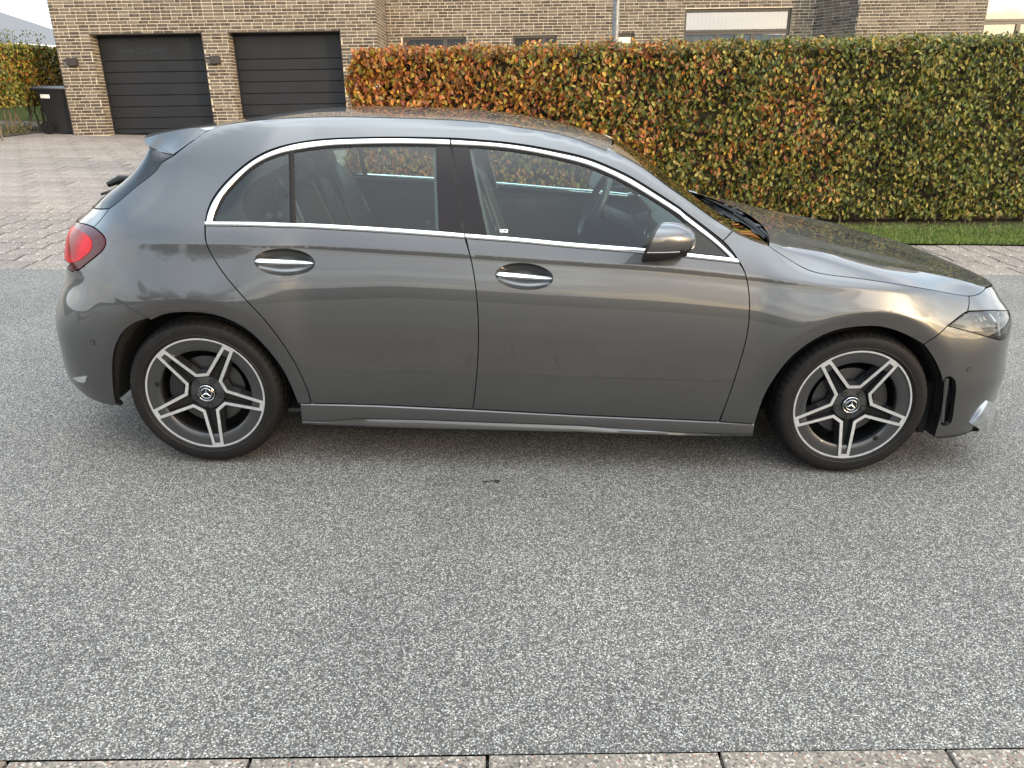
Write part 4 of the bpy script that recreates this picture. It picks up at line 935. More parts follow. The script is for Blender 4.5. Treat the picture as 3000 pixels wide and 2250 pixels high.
def SP(P, off=0.0):
    P = np.atleast_2d(P); q = SIDE(P[:, 0], P[:, 1])
    return q + NRM(P[:, 0], P[:, 1]) * off if np.any(off) else q
def panel(name, P, m, parent, holes=(), gu=.03, gz=.018, shrink=.0022, off=0.0, rim=.014, flip=False, sides=(1, -1), rimm=None, pf=None, solid=False):
    P = inset(P, shrink); H = [inset(h, -shrink) for h in holes]
    lo, hi = P.min(0), P.max(0)
    U, Zs = np.meshgrid(np.arange(lo[0], hi[0], gu), np.arange(lo[1], hi[1], gz), indexing='ij'); G = [np.stack([U.ravel(), Zs.ravel()], 1)]
    uu = np.arange(lo[0], hi[0], gu * .6); zc = zcrease(uu)
    for d in (-.046, -.038, -.031, -.025, -.019, -.013, -.008, -.004, -.001, .002, .005, .009, .015, .022): G.append(np.stack([uu, zc + d], 1))
    for cx_ in (-1.3645, 1.3645):
        for r in (.40, .414, .420, .425, .431, .44):
            a = np.linspace(-.3, pi + .3, 110); G.append(np.stack([cx_ + r * np.cos(a), .322 + r * np.sin(a)], 1))
    G = np.vstack(G); k = inside(P, G)
    for h in H: k &= ~inside(h, G)
    G = G[k]; k = bdist(P, G) > .004
    for h in H: k &= bdist(h, G) > .004
    G = G[k]
    V = list(P); E = [(i, (i + 1) % len(P)) for i in range(len(P))]
    for h in H:
        b = len(V); V += list(h); E += [(b + i, b + (i + 1) % len(h)) for i in range(len(h))]
    V += list(G)
    r = geometry.delaunay_2d_cdt([Vector(q) for q in V], E, [], 0, 1e-5)
    Q = np.array([tuple(q) for q in r[0]]); F = np.array([f for f in r[2] if len(f) == 3])
    c = Q[F].mean(1); k = inside(P, c)
    for h in H: k &= ~inside(h, c)
    F = F[k]
    a = Q[F]; ar = (a[:, 1, 0] - a[:, 0, 0]) * (a[:, 2, 1] - a[:, 0, 1]) - (a[:, 2, 0] - a[:, 0, 0]) * (a[:, 1, 1] - a[:, 0, 1]); F[ar < 0] = F[ar < 0][:, ::-1]
    X = SIDE(Q[:, 0], Q[:, 1]); Nn = NRM(Q[:, 0], Q[:, 1]); o_ = off if not callable(off) else off(Q)[:, None]; X = X + Nn * o_
    if flip: F = F[:, ::-1]; Nn = -Nn
    X = list(X); NN = list(Nn); FF = [tuple(f) for f in F]
    if rim:
        for L, rv in [(P, False)] + [(h, True) for h in H]:
            n0 = NRM(L[:, 0], L[:, 1]); oo = off if not callable(off) else off(L)[:, None]; A = SIDE(L[:, 0], L[:, 1]) + n0 * oo; B = A - n0 * rim; m_ = len(L)
            for i in range(m_):
                j = (i + 1) % m_; q = [A[i], B[i], B[j], A[j]]
                if rv: q = q[::-1]
                q = q[::-1] if not flip else q
                g = np.cross(q[1] - q[0], q[2] - q[0]); g = g / max(np.linalg.norm(g), 1e-9); b = len(X); X += q; NN += [g] * 4; FF.append((b, b + 1, b + 2, b + 3))
    X = np.array(X); NN = np.array(NN); outs = []
    for s in sides:
        if s == 1: outs.append(mesh(name, X, FF, m, parent if not isinstance(parent, dict) else parent[1], True, NN))
        else: outs.append(mesh(name, X * [1, -1, 1], [f[::-1] for f in FF], m, parent if not isinstance(parent, dict) else parent[-1], True, NN * [1, -1, 1]))
    return dict(zip(sides, outs))
def ribbon(name, A, B, m, parent, off=.002, h=.0035, n=90, skirt=.010, nc=7, sides=(1, -1)):
    A = samp(A, n=n, smooth=6); B = samp(B, n=n, smooth=6); rows = []; nr = []
    ts = np.linspace(0, 1, nc)
    prof = [(t, off + h * (1 - abs(2 * t - 1) ** 3)) for t in ts]; prof = [(0, off - skirt)] + prof + [(1, off - skirt)]
    v = []
    for (t, o_) in prof: P = A * (1 - t) + B * t; v.append(SP(P, o_))
    v = np.array(v).transpose(1, 0, 2); nn = v.shape[1]; X = v.reshape(-1, 3); F = grid_faces(n, nn)
    F += [tuple(range(nn)), tuple((n - 1) * nn + k for k in range(nn - 1, -1, -1))]
    # orientation: first quad normal must look outwards
    q = F[(n // 2) * (nn - 1) + nn // 2]; g = np.cross(X[q[1]] - X[q[0]], X[q[2]] - X[q[0]])
    if g[1] > 0: F = [f[::-1] for f in F]
    out = {}
    for s in sides:
        Xs = X * [1, s, 1] if s == -1 else X; Fs = F if s == 1 else [f[::-1] for f in F]
        out[s] = mesh(name, Xs, Fs, m, parent if not isinstance(parent, dict) else parent[s], True, angle=35)
    return out
def both(fn):
    for s in (1, -1): fn(s)

# ---- curves shared by the panels
belt_lo_f = seg('belt_lo_f'); belt_lo_r = seg('belt_lo_r')
gap_mid = TR['gap_mid']; gm_low = [p for p in gap_mid if p[1] < .99]
gm_low = [list(TR['belt_lo_r'][-1])] + gm_low[1:]
sill_top = np.array(TR['sill_top']); 
def sill_z(u): return float(np.interp(u, sill_top[:, 0], sill_top[:, 1]))
# rear door
gr = [p for p in TR['gap_rear'] if p[1] < 1.0]; gr = [list(TR['belt_lo_r'][0])] + gr[1:]
bx = (TR['gap_rear'][-1][0], TR['gap_mid'][-1][0], TR['gap_front'][-1][0])
bot_r = [[bx[0], sill_z(bx[0]) + .004], [(bx[0] + bx[1]) / 2, sill_z((bx[0] + bx[1]) / 2) + .004], [bx[1], sill_z(bx[1]) + .004]]
bot_f = [[bx[1], sill_z(bx[1]) + .004], [(bx[1] + bx[2]) / 2, sill_z((bx[1] + bx[2]) / 2) + .004], [bx[2], sill_z(bx[2]) + .004]]
gr[-1] = bot_r[0]; gm_low[-1] = bot_r[-1]
P_rear = poly(belt_lo_r, seg(gm_low), seg(bot_r)[::-1], seg(gr)[::-1])
gf = [list(TR['belt_lo_f'][-1])] + [p for p in TR['gap_front'] if p[1] < .90]; gf[-1] = bot_f[-1]
gm_f = [list(TR['belt_lo_f'][0])] + gm_low[1:]
P_front = poly(belt_lo_f, seg(gf), seg(bot_f)[::-1], seg(gm_f)[::-1])
def ell(c, a, b, n=56, tilt=0, p=2.0):
    t = np.linspace(0, 2 * pi, n, endpoint=False); x = a * np.sign(np.cos(t)) * np.abs(np.cos(t)) ** (2 / p); y = b * np.sign(np.sin(t)) * np.abs(np.sin(t)) ** (2 / p)
    return np.stack([c[0] + x * cos(tilt) - y * sin(tilt), c[1] + x * sin(tilt) + y * cos(tilt)], 1)
_hr = np.array([TR[k][0] for k in ('hand_r_l', 'hand_r_r', 'hand_r_t', 'hand_r_b')]); _hf = np.array(TR['handf'])
HR = (((_hr[0, 0] + _hr[1, 0]) / 2, (_hr[2, 1] + _hr[3, 1]) / 2 - .001), .114, .0495, -.05); HF = (((_hf[0, 0] + _hf[1, 0]) / 2, (_hf[2, 1] + _hf[3, 1]) / 2 - .001), .114, .0495, -.06)
cup_r = ell(HR[0], HR[1], HR[2], tilt=HR[3]); cup_f = ell(HF[0], HF[1], HF[2], tilt=HF[3])
d_rear = panel('door', P_rear, PAINT, car, [cup_r], rim=.018); d_front = panel('door', P_front, PAINT, car, [cup_f], rim=.018)
for s in (1, -1): d_rear[s]['label'] = 'rear passenger door'; d_front[s]['label'] = 'front door'
# handle bowls and bars
def handle(H, parent, tilt=0):
    c, a, b, tl = H
    nr_, na = 12, 56; v = []; ks = np.linspace(1.02, 0, nr_)
    for k in ks:
        if k < 1e-6: k = 1e-3
        E_ = ell(c, a * k, b * k, na, tl); q = SP(E_, 0); n_ = NRM(E_[:, 0], E_[:, 1]); dp = .030 * (1 - min(1, k) ** 2.6) ** .75
        v.append(q - n_ * (dp + .0005))
    X = np.array(v).reshape(-1, 3); F = []
    for i in range(nr_ - 1):
        for j in range(na): F.append((i * na + j, i * na + (j + 1) % na, (i + 1) * na + (j + 1) % na, (i + 1) * na + j))
    for s in (1, -1):
        mesh('handle_recess', X * [1, s if s < 0 else 1, 1], F if s == 1 else [f[::-1] for f in F], PAINT, parent[s], True, angle=60)
    # bar: tapered, bright upper facet, broad lower facet
    L = np.linspace(-1, 1, 31); v = []
    for t in L:
        e = (1 - abs(t) ** 8) ** .5 if abs(t) < 1 else 0.0; e = max(e, .25)
        w = (.0135 - .0040 * (t + 1) / 2); g = .004 + .016 * e
        u = c[0] + t * (a * .985); zc = c[1] + t * a * sin(tl) - .0005
        base = SP([[u, zc]], 0)[0]; n_ = NRM(np.array([u]), np.array([zc]))[0]; up = np.array([0, 0, 1.]); 
        ring = []
        for (dz, dn) in ((w * e * .9, g * .25), (w * e * 1.02, g * .50), (w * .75 * e, g * .86), ((.05 - .35 * (1 - t) / 2) * w * e, g * 1.36), ((-.10 - .35 * (1 - t) / 2) * w * e, g * 1.40), (-w * .86 * e, g * 1.12), (-w * 1.04 * e, g * .70), (-w * .7 * e, g * .1), (w * .6 * e, g * .05)):
            ring.append(base + up * dz + n_ * dn)
        v.append(ring)
    X = np.array(v).reshape(-1, 3); m_ = 9; F = []
    for i in range(30):
        for j in range(m_): F.append((i * m_ + j, i * m_ + (j + 1) % m_, (i + 1) * m_ + (j + 1) % m_, (i + 1) * m_ + j))
    F += [tuple(range(m_ - 1, -1, -1)), tuple(30 * m_ + j for j in range(m_))]
    F = [f[::-1] for f in F] if np.cross(X[F[0][1]] - X[F[0][0]], X[F[0][2]] - X[F[0][0]]) @ (X[F[0][0]] - np.array(v)[0].mean(0)) < 0 else F
    for s in (1, -1): mesh('door_handle', X * [1, s if s < 0 else 1, 1], F if s == 1 else [f[::-1] for f in F], CHROME, parent[s], True, angle=28)
handle(HR, d_rear); handle(HF, d_front)

# quarter panel, roof rail and A-pillar in one pressing
foot_u = TR['pillar_foot'][-1][0]; so_r = seg('seal_out_r'); so_f = [p for p in TR['seal_out_f'] if p[0] < foot_u - .01] + [TR['pillar_foot'][-1]]; so_f = seg([list(TR['seal_out_r'][-1])] + so_f[0:])
foot = TR['pillar_foot']
gr2 = list(TR['gap_rear']); gr2[-1] = [bx[0] - .002, sill_z(bx[0]) + .003]
ar = list(TR['arch_r'])
arch_q = [p for p in ar if p[0] > -1.545 and p[1] > .30]; arch_q = [[-.9690, sill_z(-.969) + .003]] + arch_q + [TR['bump_gap_r'][-1]]
li = TR['light_in']; li_q = li[2:10]
P_quarter = poly(seg(gr2), seg([[bx[0] - .002, sill_z(bx[0]) + .003], [-.969, sill_z(-.969) + .003]]), seg(arch_q), seg('bump_gap_r')[::-1], seg(li_q)[::-1], seg('gate_gap'), seg('blade_gap'), seg('spoil_gap'), seg('rail_top'), seg([list(TR['rail_top'][-1]), list(TR['pillar_top'][0])]), seg('pillar_top'), seg('pillar_foot'), so_f[::-1], so_r[::-1])
quarter = panel('quarter_panel', P_quarter, PAINT, car, rim=.02)
# front wing
hg = TR['hood_gap']; hg_w = hg[:next(i for i, p in enumerate(hg) if p[0] > 1.84) + 1]
af = [p for p in TR['arch_f'] if p[0] < 1.59 and p[1] > .28]; af = [[.957, sill_z(.957) + .003]] + af
gf2 = [foot[-1]] + [p for p in TR['seal_out_f'] if p[0] > foot_u + .01] + [p for p in TR['gap_front'] if p[1] < .90]; gf2[-1] = (bx[2] + .003, sill_z(bx[2]) + .003)
P_wing = poly(seg('pillar_foot')[::-1], seg('cowl_side'), seg([list(TR['cowl_side'][-1]), list(hg_w[0])]), seg(hg_w), seg([hg_w[-1], *TR['fend_nose'][1:], TR['hl'][2]]), seg([TR['hl'][2], TR['hl'][1], TR['hl'][0]]), seg('bump_gap_f'), seg(af)[::-1], seg([af[0], (bx[2] + .003, sill_z(bx[2]) + .003)]), seg(gf2, True))
wing = panel('wing', P_wing, PAINT, car, rim=.02)
# sill
sb = TR['sill_bot']; sillP = poly(seg([(-.965, sill_z(-.965) - .002), (-.3, sill_z(-.3) - .002), (.4, sill_z(.4) - .002), (.956, sill_z(.956) - .002)]), seg([(.956, sill_z(.956) - .002), (.960, .1715)]), seg(sb)[::-1], seg([sb[0], (-.965, sill_z(-.965) - .002)]))
cr_ = np.array(TR['sill_cr'])
n_ = 110; us = np.linspace(-.965, .957, n_); v = []
for u in us:
    zt = sill_z(u) - .003; zb_ = float(np.interp(u, [p[0] for p in sb], [p[1] for p in sb])); zc = float(np.interp(u, cr_[:, 0], cr_[:, 1])); f = float(np.clip((u + .90) / .30, 0, 1) * np.clip((.90 - u) / .30, 0, 1)); f = f * f * (3 - 2 * f)
    zc = min(max(zc, zb_ + .012), zt - .03); y0 = .894
    for (yy, zz) in ((y0 - .040, zt + .002), (y0 - .004, zt + .001), (y0 + .000, zt - .004), (y0 + .0025, (zt + zc) / 2 + .006), (y0 + .0035, zc + .006), (y0 + .001 - .004 * f, zc), (y0 + .001 - .0045 * f, zc - .003), (y0 + .002 - .001 * f, (zc + zb_) / 2 + .004), (y0 + .002 + .001 * f, zb_ + .007), (y0 - .004 + .001 * f, zb_), (y0 - .055, zb_ - .006)): v.append((u, -yy, zz))
X = np.array(v); F = grid_faces(n_, 11, flip=False); F += [tuple(range(11)), tuple((n_ - 1) * 11 + k for k in range(10, -1, -1))]
q = F[(n_ // 2) * 10 + 3]; g = np.cross(X[q[1]] - X[q[0]], X[q[2]] - X[q[0]])
if g[1] > 0: F = [f[::-1] for f in F]
sill = {s: mesh('sill', X * [1, s if s < 0 else 1, 1], F if s == 1 else [f[::-1] for f in F], PAINT, car, True, angle=24) for s in (1, -1)}

# rear bumper
zb = .80
ab = [TR['bump_gap_r'][-1]] + [p for p in ar if p[0] < -1.56]; ab[-1] = (-1.776, .262)
P_rb = poly(seg('bump_gap_r'), seg([*li[9:], (-2.25, .803), (-2.55, .80), (UR, .80)]), seg([(UR, .80), (UR, .37)]), seg([(UR, .37), (-2.4, .365), (-2.2, .345), (-2.08, .312), (-2.0029, .2886), (-1.9213, .2603), (-1.80, .250)]), seg([(-1.80, .250), ab[-1]]), seg(ab)[::-1])
def rb_off(Q):
    # lower corner: soft hollow behind the side blade, as in the photograph
    a = np.exp(-(((Q[:, 0] + 2.22) / .16) ** 2 + ((Q[:, 1] - .44) / .13) ** 2))
    return -.020 * a
rbump = panel('bumper', P_rb, PAINT, car, off=rb_off, rim=.02, sides=(1, -1))
for s in (1, -1): rbump[s]['label'] = 'rear bumper side'
# small bright reflector blade low in the bumper, parking sensor rings
fl = np.array(TR['refl_r']); fc = fl.mean(0)
panel('bumper_fin', poly(samp(np.vstack([fl, fl[:1]]), .008, smooth=2)), CHROME, rbump, off=.004, rim=.006, gu=.01, gz=.006, shrink=0)
def ring(c, r, parent, off=.0015):
    panel('parking_sensor', ell(c, r, r * .98, 26), PAINT, parent, off=off, rim=.003, shrink=0, gu=.006, gz=.006)
    o = panel('sensor_ring', ell(c, r * 1.32, r * 1.3, 26), RUBBER, parent, holes=[ell(c, r, r * .98, 26)], off=.0008, rim=.003, shrink=0, gu=.01, gz=.01)
ring(TR['sens_r'][0], .0085, rbump)
# tail lamp
P_tl = poly(seg(li), seg([li[-1], (-2.20, .806), (-2.36, .835), (-2.46, .88), (-2.47, .93), (-2.40, .972), li[0]], smooth=3))
tl = panel('tail_light', P_tl, REDDARK, car, off=.003, rim=.02)
for s in (1, -1): tl[s]['label'] = 'red tail lamp cluster'
c0 = np.array([-2.09, .895])
inn = np.array([(-2.30, .925), (-2.17, .958), (-2.02, .963), (-1.92, .955), (-1.865, .940), (-1.845, .915), (-1.87, .888), (-1.95, .848), (-2.05, .832), (-2.20, .835), (-2.30, .86), (-2.33, .89)])
tin = panel('lamp_lens', poly(samp(np.vstack([inn, inn[:1]]), .012, smooth=3)), REDLENS, tl, off=.0045, rim=.002, shrink=0)
panel('reversing_lens', poly(seg([(-2.02, .829), (-2.12, .826), (-2.22, .829), (-2.19, .812), (-2.10, .808), (-2.05, .814), (-2.02, .829)], smooth=0)), WHITELENS, tl, off=.0055, rim=.002, shrink=0)
# tailgate skin below the glass
gg = TR['gate_gap']; bb = TR['blade_bot']
P_tg = poly(seg([gg[0], li[1], li[0], (-2.40, .972), (-2.47, .93), (-2.46, .88), (-2.36, .835), (-2.20, .806)], smooth=1), seg([(-2.20, .806), (-2.5, .804), (UR, .804)]), seg([(UR, .804), (UR, 1.03)]), seg([(UR, 1.03), (-2.5, 1.03), bb[0]]), seg(bb), seg(gg)[::-1])
panel('tailgate', P_tg, PAINT, car, rim=.02)
# gloss black glass corner and rear screen
bg_ = TR['blade_gap']; topb = [bg_[-1], (-1.60, 1.276), (-1.80, 1.286), (-2.00, 1.293)]
P_bl = poly(seg(bb), seg(bg_), seg(topb), seg([topb[-1], (-2.05, 1.18), (-2.11, 1.10), bb[0]]))
panel('screen_corner', P_bl, GLOSSBLACK, car, rim=.015)
P_rs = poly(seg([bb[0], (-2.5, 1.03), (UR, 1.03)]), seg([(UR, 1.03), (UR, 1.30)]), seg([(UR, 1.30), (-2.3, 1.298), topb[-1]]), seg([topb[-1], (-2.05, 1.18), (-2.11, 1.10), bb[0]]))
panel('rear_screen', P_rs, GLOSSBLACK, car, rim=.01, off=-.004)

# front bumper
hl = TR['hl']
afb = [TR['bump_gap_f'][-1]] + [p for p in TR['arch_f'] if p[0] > 1.59]
vent = TR['vent']; bf = TR['bump_bot_f']
hl_low = [hl[0], (1.8188, .6343), (1.9492, .5941), (2.0001, .5856), (2.0642, .6000), (2.125, .6250), (2.20, .650), (2.2186, .6583)]
P_fb = poly(seg('bump_gap_f')[::-1], seg(hl_low, smooth=2), seg([hl_low[-1], (2.30, .690), (2.5, .70), (UF, .70)]), seg([(UF, .70), (UF, .1721)]), seg([(UF, .1721), (2.3, .172), (1.9877, .1721), (1.8912, .1715), bf[0]]), seg([bf[0], *afb[::-1]]))
gril = poly(seg([(2.34, .675), (UF - .012, .675)]), seg([(UF - .012, .675), (UF - .012, .47)]), seg([(UF - .012, .47), (2.42, .46), (2.36, .52), (2.34, .60), (2.34, .675)], smooth=1))
lowi = poly(seg([(2.14, .40), (UF - .012, .40)]), seg([(UF - .012, .40), (UF - .012, .22)]), seg([(UF - .012, .22), (2.20, .22), (2.13, .27), (2.12, .34), (2.14, .40)], smooth=1))
vn = [(1.7241, .4604), (1.7464, .444), (1.7551, .4171), (1.7698, .3491), (1.7852, .2653), (1.7842, .2344), (1.745, .2370), (1.725, .30), (1.708, .38), (1.699, .440), (1.703, .4604)]
ventP = poly(samp(np.array(vn + vn[:1]), .01, smooth=1))
fbump = panel('bumper', P_fb, PAINT, car, holes=[gril, lowi, ventP], rim=.022)
for s in (1, -1): fbump[s]['label'] = 'front bumper side'
panel('grille', inset(gril, -.01), PLASTIC, fbump, off=-.03, rim=0, shrink=0)
for k in range(7):
    z = .49 + k * .028; ribbon('grille_bar', [(2.36, z), (2.5, z), (UF - .014, z)], [(2.36, z - .006), (2.5, z - .006), (UF - .014, z - .006)], CHROME, fbump, off=-.016, h=.002, n=14)
panel('air_intake', inset(lowi, -.01), PLASTIC, fbump, off=-.035, rim=0, shrink=0)
panel('air_curtain', inset(ventP, -.01), GLOSSBLACK, fbump, off=-.03, rim=0, shrink=0)
ribbon('air_curtain_blade', [(1.708, .452), (1.716, .38), (1.730, .30), (1.746, .243)], [(1.729, .449), (1.736, .38), (1.750, .30), (1.763, .243)], PAINT, fbump, off=-.010, h=.004, n=24)
ring(TR['sens_f'][0], .0085, fbump)
# headlight
hp = [hl[0], (1.7782, .7118), (1.8131, .7201), (1.9567, .7096), (2.08, .687), (2.2186, .6583 + .004)]
P_hl = poly(seg(hp[:3], smooth=0), seg(hp[2:], smooth=2), seg(hl_low, smooth=2)[::-1])
hlo = panel('headlight', P_hl, LENS, car, off=.001, rim=.004)
for s in (1, -1): hlo[s]['label'] = 'clear headlamp with bright inner shells'
panel('lamp_housing', inset(P_hl, -.004), PLASTIC, hlo, off=-.045, rim=0, shrink=0)
panel('lamp_bezel', poly(seg([(1.72, .672), (1.80, .708), (1.93, .70), (1.93, .645), (1.85, .640), (1.72, .672)], smooth=0)), REFLECTOR, hlo, off=-.025, rim=.02, shrink=0)
panel('lamp_bezel', poly(seg([(1.975, .695), (2.09, .672), (2.17, .655), (2.10, .632), (2.03, .612), (1.985, .612), (1.975, .695)], smooth=0)), REFLECTOR, hlo, off=-.022, rim=.02, shrink=0)
ribbon('light_guide', [(1.945, .700), (1.960, .65), (1.975, .603)], [(1.962, .698), (1.977, .65), (1.992, .603)], WHITELENS, hlo, off=-.014, h=.006, n=14)
ribbon('light_guide', [(2.13, .664), (2.09, .645), (2.03, .602)], [(2.15, .660), (2.11, .641), (2.05, .604)], WHITELENS, hlo, off=-.012, h=.006, n=14)
mb = MB()
for s in (1, -1):
    c = SP([[1.925, .655]], -.03)[0]; mb = MB(); mb.tube([(c[0] - .02, s * c[1] * 1.0 + .0, c[2]), (c[0] + .03, s * c[1], c[2])], [.030, .024], 20); mb.obj('projector', HOUSEGLASS, hlo[s], smooth=True)
# nose panel between bonnet edge and lamps
P_np = poly(seg([hg_w[-1], *TR['fend_nose'][1:]]), seg([TR['fend_nose'][-1], hp[3], hp[4], hp[5], (2.30, .696), (2.5, .706), (UF, .706)], smooth=1), seg([(UF, .706), (UF, .7555)]), seg([(UF, .7555), (2.5, .7585), (2.25, .7665), (2.10, .7765), (2.018, .7828), (1.924, .7738), hg_w[-1]], smooth=1))
panel('nose_panel', P_np, PAINT, car, rim=.02)
HFRONT = [(2.018, .7845), (2.10, .778), (2.25, .768), (2.5, .760), (UF, .757)]
# bright fin in the lower corner of the front bumper
finP = poly(seg([(1.906, .220), (1.920, .2554), (1.9415, .2885), (1.9663, .3136)], smooth=1), seg([(1.9663, .3136), (2.005, .300), (2.045, .262), (2.055, .215), (2.035, .186)], smooth=1), seg([(2.035, .186), (1.975, .182), (1.906, .220)], smooth=1))
panel('bumper_fin', finP, CHROME, fbump, off=lambda Q: .003 + .058 * np.clip((.318 - Q[:, 1]) / .13, 0, 1) ** 1.2 * np.clip((Q[:, 0] - 1.90) / .05, 0, 1), rim=.012, gu=.01, gz=.01, shrink=0)
# lower splitter lip and rear diffuser lip
panel('splitter', poly(seg([(1.745, .176), (1.9, .170), (2.2, .171), (UF, .171)]), seg([(UF, .171), (UF, .150)]), seg([(UF, .150), (2.2, .150), (1.9, .158), (1.760, .166)])), PLASTIC, car, off=-.006, rim=.02, gz=.008, shrink=0)
panel('diffuser', poly(seg([(-1.80, .252), (-1.92, .262), (-2.0, .290), (-2.08, .315), (-2.2, .350), (-2.4, .370), (UR, .375)]), seg([(UR, .375), (UR, .24)]), seg([(UR, .24), (-2.35, .245), (-2.1, .25), (-1.95, .238), (-1.80, .232)])), PLASTIC, car, off=-.030, rim=.02, gz=.01, shrink=0)

# ---- side glass, pillars, trims
cin_f = TR['chr_in_f']; cin_r = TR['chr_in_r']; bu_f = TR['belt_up_f']; bu_r = TR['belt_up_r']
def between(c, a, b): return [p for p in c if a < p[0] < b]
bf_r = TR['bp_f_r']; br_l = TR['bp_r_l']; bl_, br_ = TR['bar_l'], TR['bar_r']
gmu = [p for p in gap_mid if p[1] > 1.0]
gl_f = poly(seg(bf_r), seg([bf_r[-1], *between(bu_f, -.18, .79), bu_f[-2]]), seg([*between(cin_f, -.26, .80)])[::-1])
sail = TR['sail']
panel('window_pane', gl_f, GLASS, d_front, off=-.006, rim=0, shrink=-.004)
gl_r = poly(seg(br_), seg([br_[-1], *between(bu_r, -.93, -.39), br_l[-1]]), seg(br_l)[::-1], seg([br_[0], *between(cin_r, -.95, -.41), br_l[0]])[::-1])
panel('window_pane', gl_r, GLASS, d_rear, off=-.006, rim=0, shrink=-.004)
qc = poly(seg(bl_), seg([bl_[-1], *between(bu_r, -1.27, -.98)[::-1], cin_r[0]]), seg([*between(cin_r, -1.28, -.99), bl_[0]]))
panel('window_pane', qc, GLASS, d_rear, off=-.005, rim=0, shrink=-.004)
clr = TR['quarter_clear']; clr_in = poly(seg(clr[:-1], smooth=2), seg([clr[-2], (-.972, 1.037)]), seg([(-.972, 1.037), (-.983, 1.248), clr[0]]))
# black ceramic border behind the quarter glass
panel('glass_border', inset(qc, -.002), PILLAR, d_rear, holes=[inset(clr_in, .001)], off=-.0075, rim=0, shrink=0)
ribbon('window_bar', [bl_[0], bl_[1], bl_[2]], [br_[0], br_[1], br_[2]], RUBBER, d_rear, off=-.003, h=.003, n=30)
# B-pillar covers
pr_ = poly(seg(br_l), seg([br_l[-1], bu_r[-1]]), seg([(bu_r[-1][0] - .001, bu_r[-1][1]), (-.295, 1.066), (-.312, 1.154), (-.334, 1.278), (-.3449, 1.3244)]), seg([(-.3449, 1.3244), br_l[0]]))
pf_ = poly(seg(bf_r), seg([bf_r[-1], bu_f[0]]), seg([bu_f[0], (-.289, 1.066), (-.306, 1.154), (-.328, 1.278), (-.3375, 1.3235)]), seg([(-.3375, 1.3235), cin_f[1], bf_r[0]]))
panel('pillar_cover', pr_, PILLAR, d_rear, off=-.003, rim=.01, shrink=.0012); panel('pillar_cover', pf_, PILLAR, d_front, off=-.003, rim=.01, shrink=.0012)
# mirror sail
panel('mirror_sail', poly(seg([sail[0], sail[1], sail[2], sail[3]], smooth=0), seg([sail[3], (.70, .941), (.612, .949)], smooth=0), seg([(.612, .949), (.604, 1.0), sail[0]], smooth=0)), PLASTIC, d_front, off=-.002, rim=.008, shrink=0)
# chrome strips
ribbon('chrome_trim', TR['chr_out_r'], TR['chr_in_r'], CHROME, d_rear, off=.001, h=.004, n=120)
ribbon('chrome_trim', TR['chr_out_f'], list(cin_f), CHROME, d_front, off=.001, h=.004, n=110)
ribbon('chrome_trim', bu_r, TR['belt_lo_r'], CHROME, d_rear, off=.002, h=.005, n=80)
ribbon('chrome_trim', bu_f, TR['belt_lo_f'], CHROME, d_front, off=.002, h=.005, n=90)
# rubber seals either side of the upper trim
def shift(c, d):
    c = samp(c, n=60, smooth=4); e = np.gradient(c, axis=0); e /= np.linalg.norm(e, axis=1, keepdims=True); n_ = np.stack([e[:, 1], -e[:, 0]], 1); return c + n_ * d
ribbon('window_seal', TR['seal_out_r'], TR['chr_out_r'], RUBBER, d_rear, off=-.005, h=.002, n=110)
ribbon('window_seal', TR['seal_out_f'], TR['chr_out_f'] + [TR['belt_lo_f'][-1]], RUBBER, d_front, off=-.005, h=.002, n=110)
ribbon('window_seal', cin_r, shift(cin_r, .007), RUBBER, d_rear, off=-.003, h=.001, n=110)
ribbon('window_seal', list(cin_f), shift(list(cin_f), .0075), RUBBER, d_front, off=-.003, h=.001, n=110)

# ---- inner side of the shell: door cards, pillar trims (dark), seen through the glass
panel('door_card', inset(P_rear, .004), INTERIOR, d_rear, off=-.055, rim=0, flip=True, gu=.06, gz=.05); panel('door_card', inset(P_front, .004), INTERIOR, d_front, off=-.055, rim=0, flip=True, gu=.06, gz=.05)
panel('pillar_trim', P_quarter, INTERIOR, car, off=-.022, rim=0, flip=True, gu=.06, gz=.04, shrink=-.012)
ribbon('window_reveal', [(-1.30, 1.035), *[tuple(p) for p in TR['chr_in_r'][1:]]], [(-1.30, 1.035 + .0), *[tuple(p) for p in TR['seal_out_r'][3:]]], INTERIOR, car, off=-.03, h=.0, n=60)
for a, b in ((pr_, d_rear), (pf_, d_front)): panel('pillar_trim', inset(a, -.012), HEADLINER, b, off=-.03, rim=.03, flip=True, shrink=0)

# ---- symmetrical top surfaces
def top_patch(name, E, bowx, crown, m, parent, nt_=60, ns=28, p=2.2, off=0, kx=2.0, label=None, angle=None, rim=.012, flipn=False):
    """E(t): right edge points (k,3) with y<0; surface arches across the car"""
    E = samp(E, n=nt_, smooth=4); s = np.linspace(-1, 1, 2 * ns + 1); v = []
    for i, q in enumerate(E):
        t = i / (nt_ - 1); bx_ = bowx(t); cz = crown(t)
        for k in s: v.append((q[0] + bx_ * (1 - abs(k) ** kx), k * abs(q[1]), q[2] + cz * (1 - abs(k) ** p) + off))
    X = np.array(v); F = grid_faces(nt_, len(s), flip=flipn)
    o = mesh(name, X, F, m, parent, True)
    if label: o['label'] = label
    return o
E_roof = SP(seg('rail_top'), 0); 
def ram(*pts):
    xs, ys = zip(*pts); return lambda t: float(pchip(xs, ys, np.array([t]))[0])
roof_b = ram((0, .085), (.08, .06), (.3, .0), (.75, .0), (.93, .05), (1, .085)); roof_c = ram((0, .020), (.15, .012), (.5, .005), (.85, .006), (1, .008))
roof = top_patch('roof_panel', E_roof + [0, .0, 0], roof_b, roof_c, PAINT, car, 90, 30, 2.0, flipn=True)
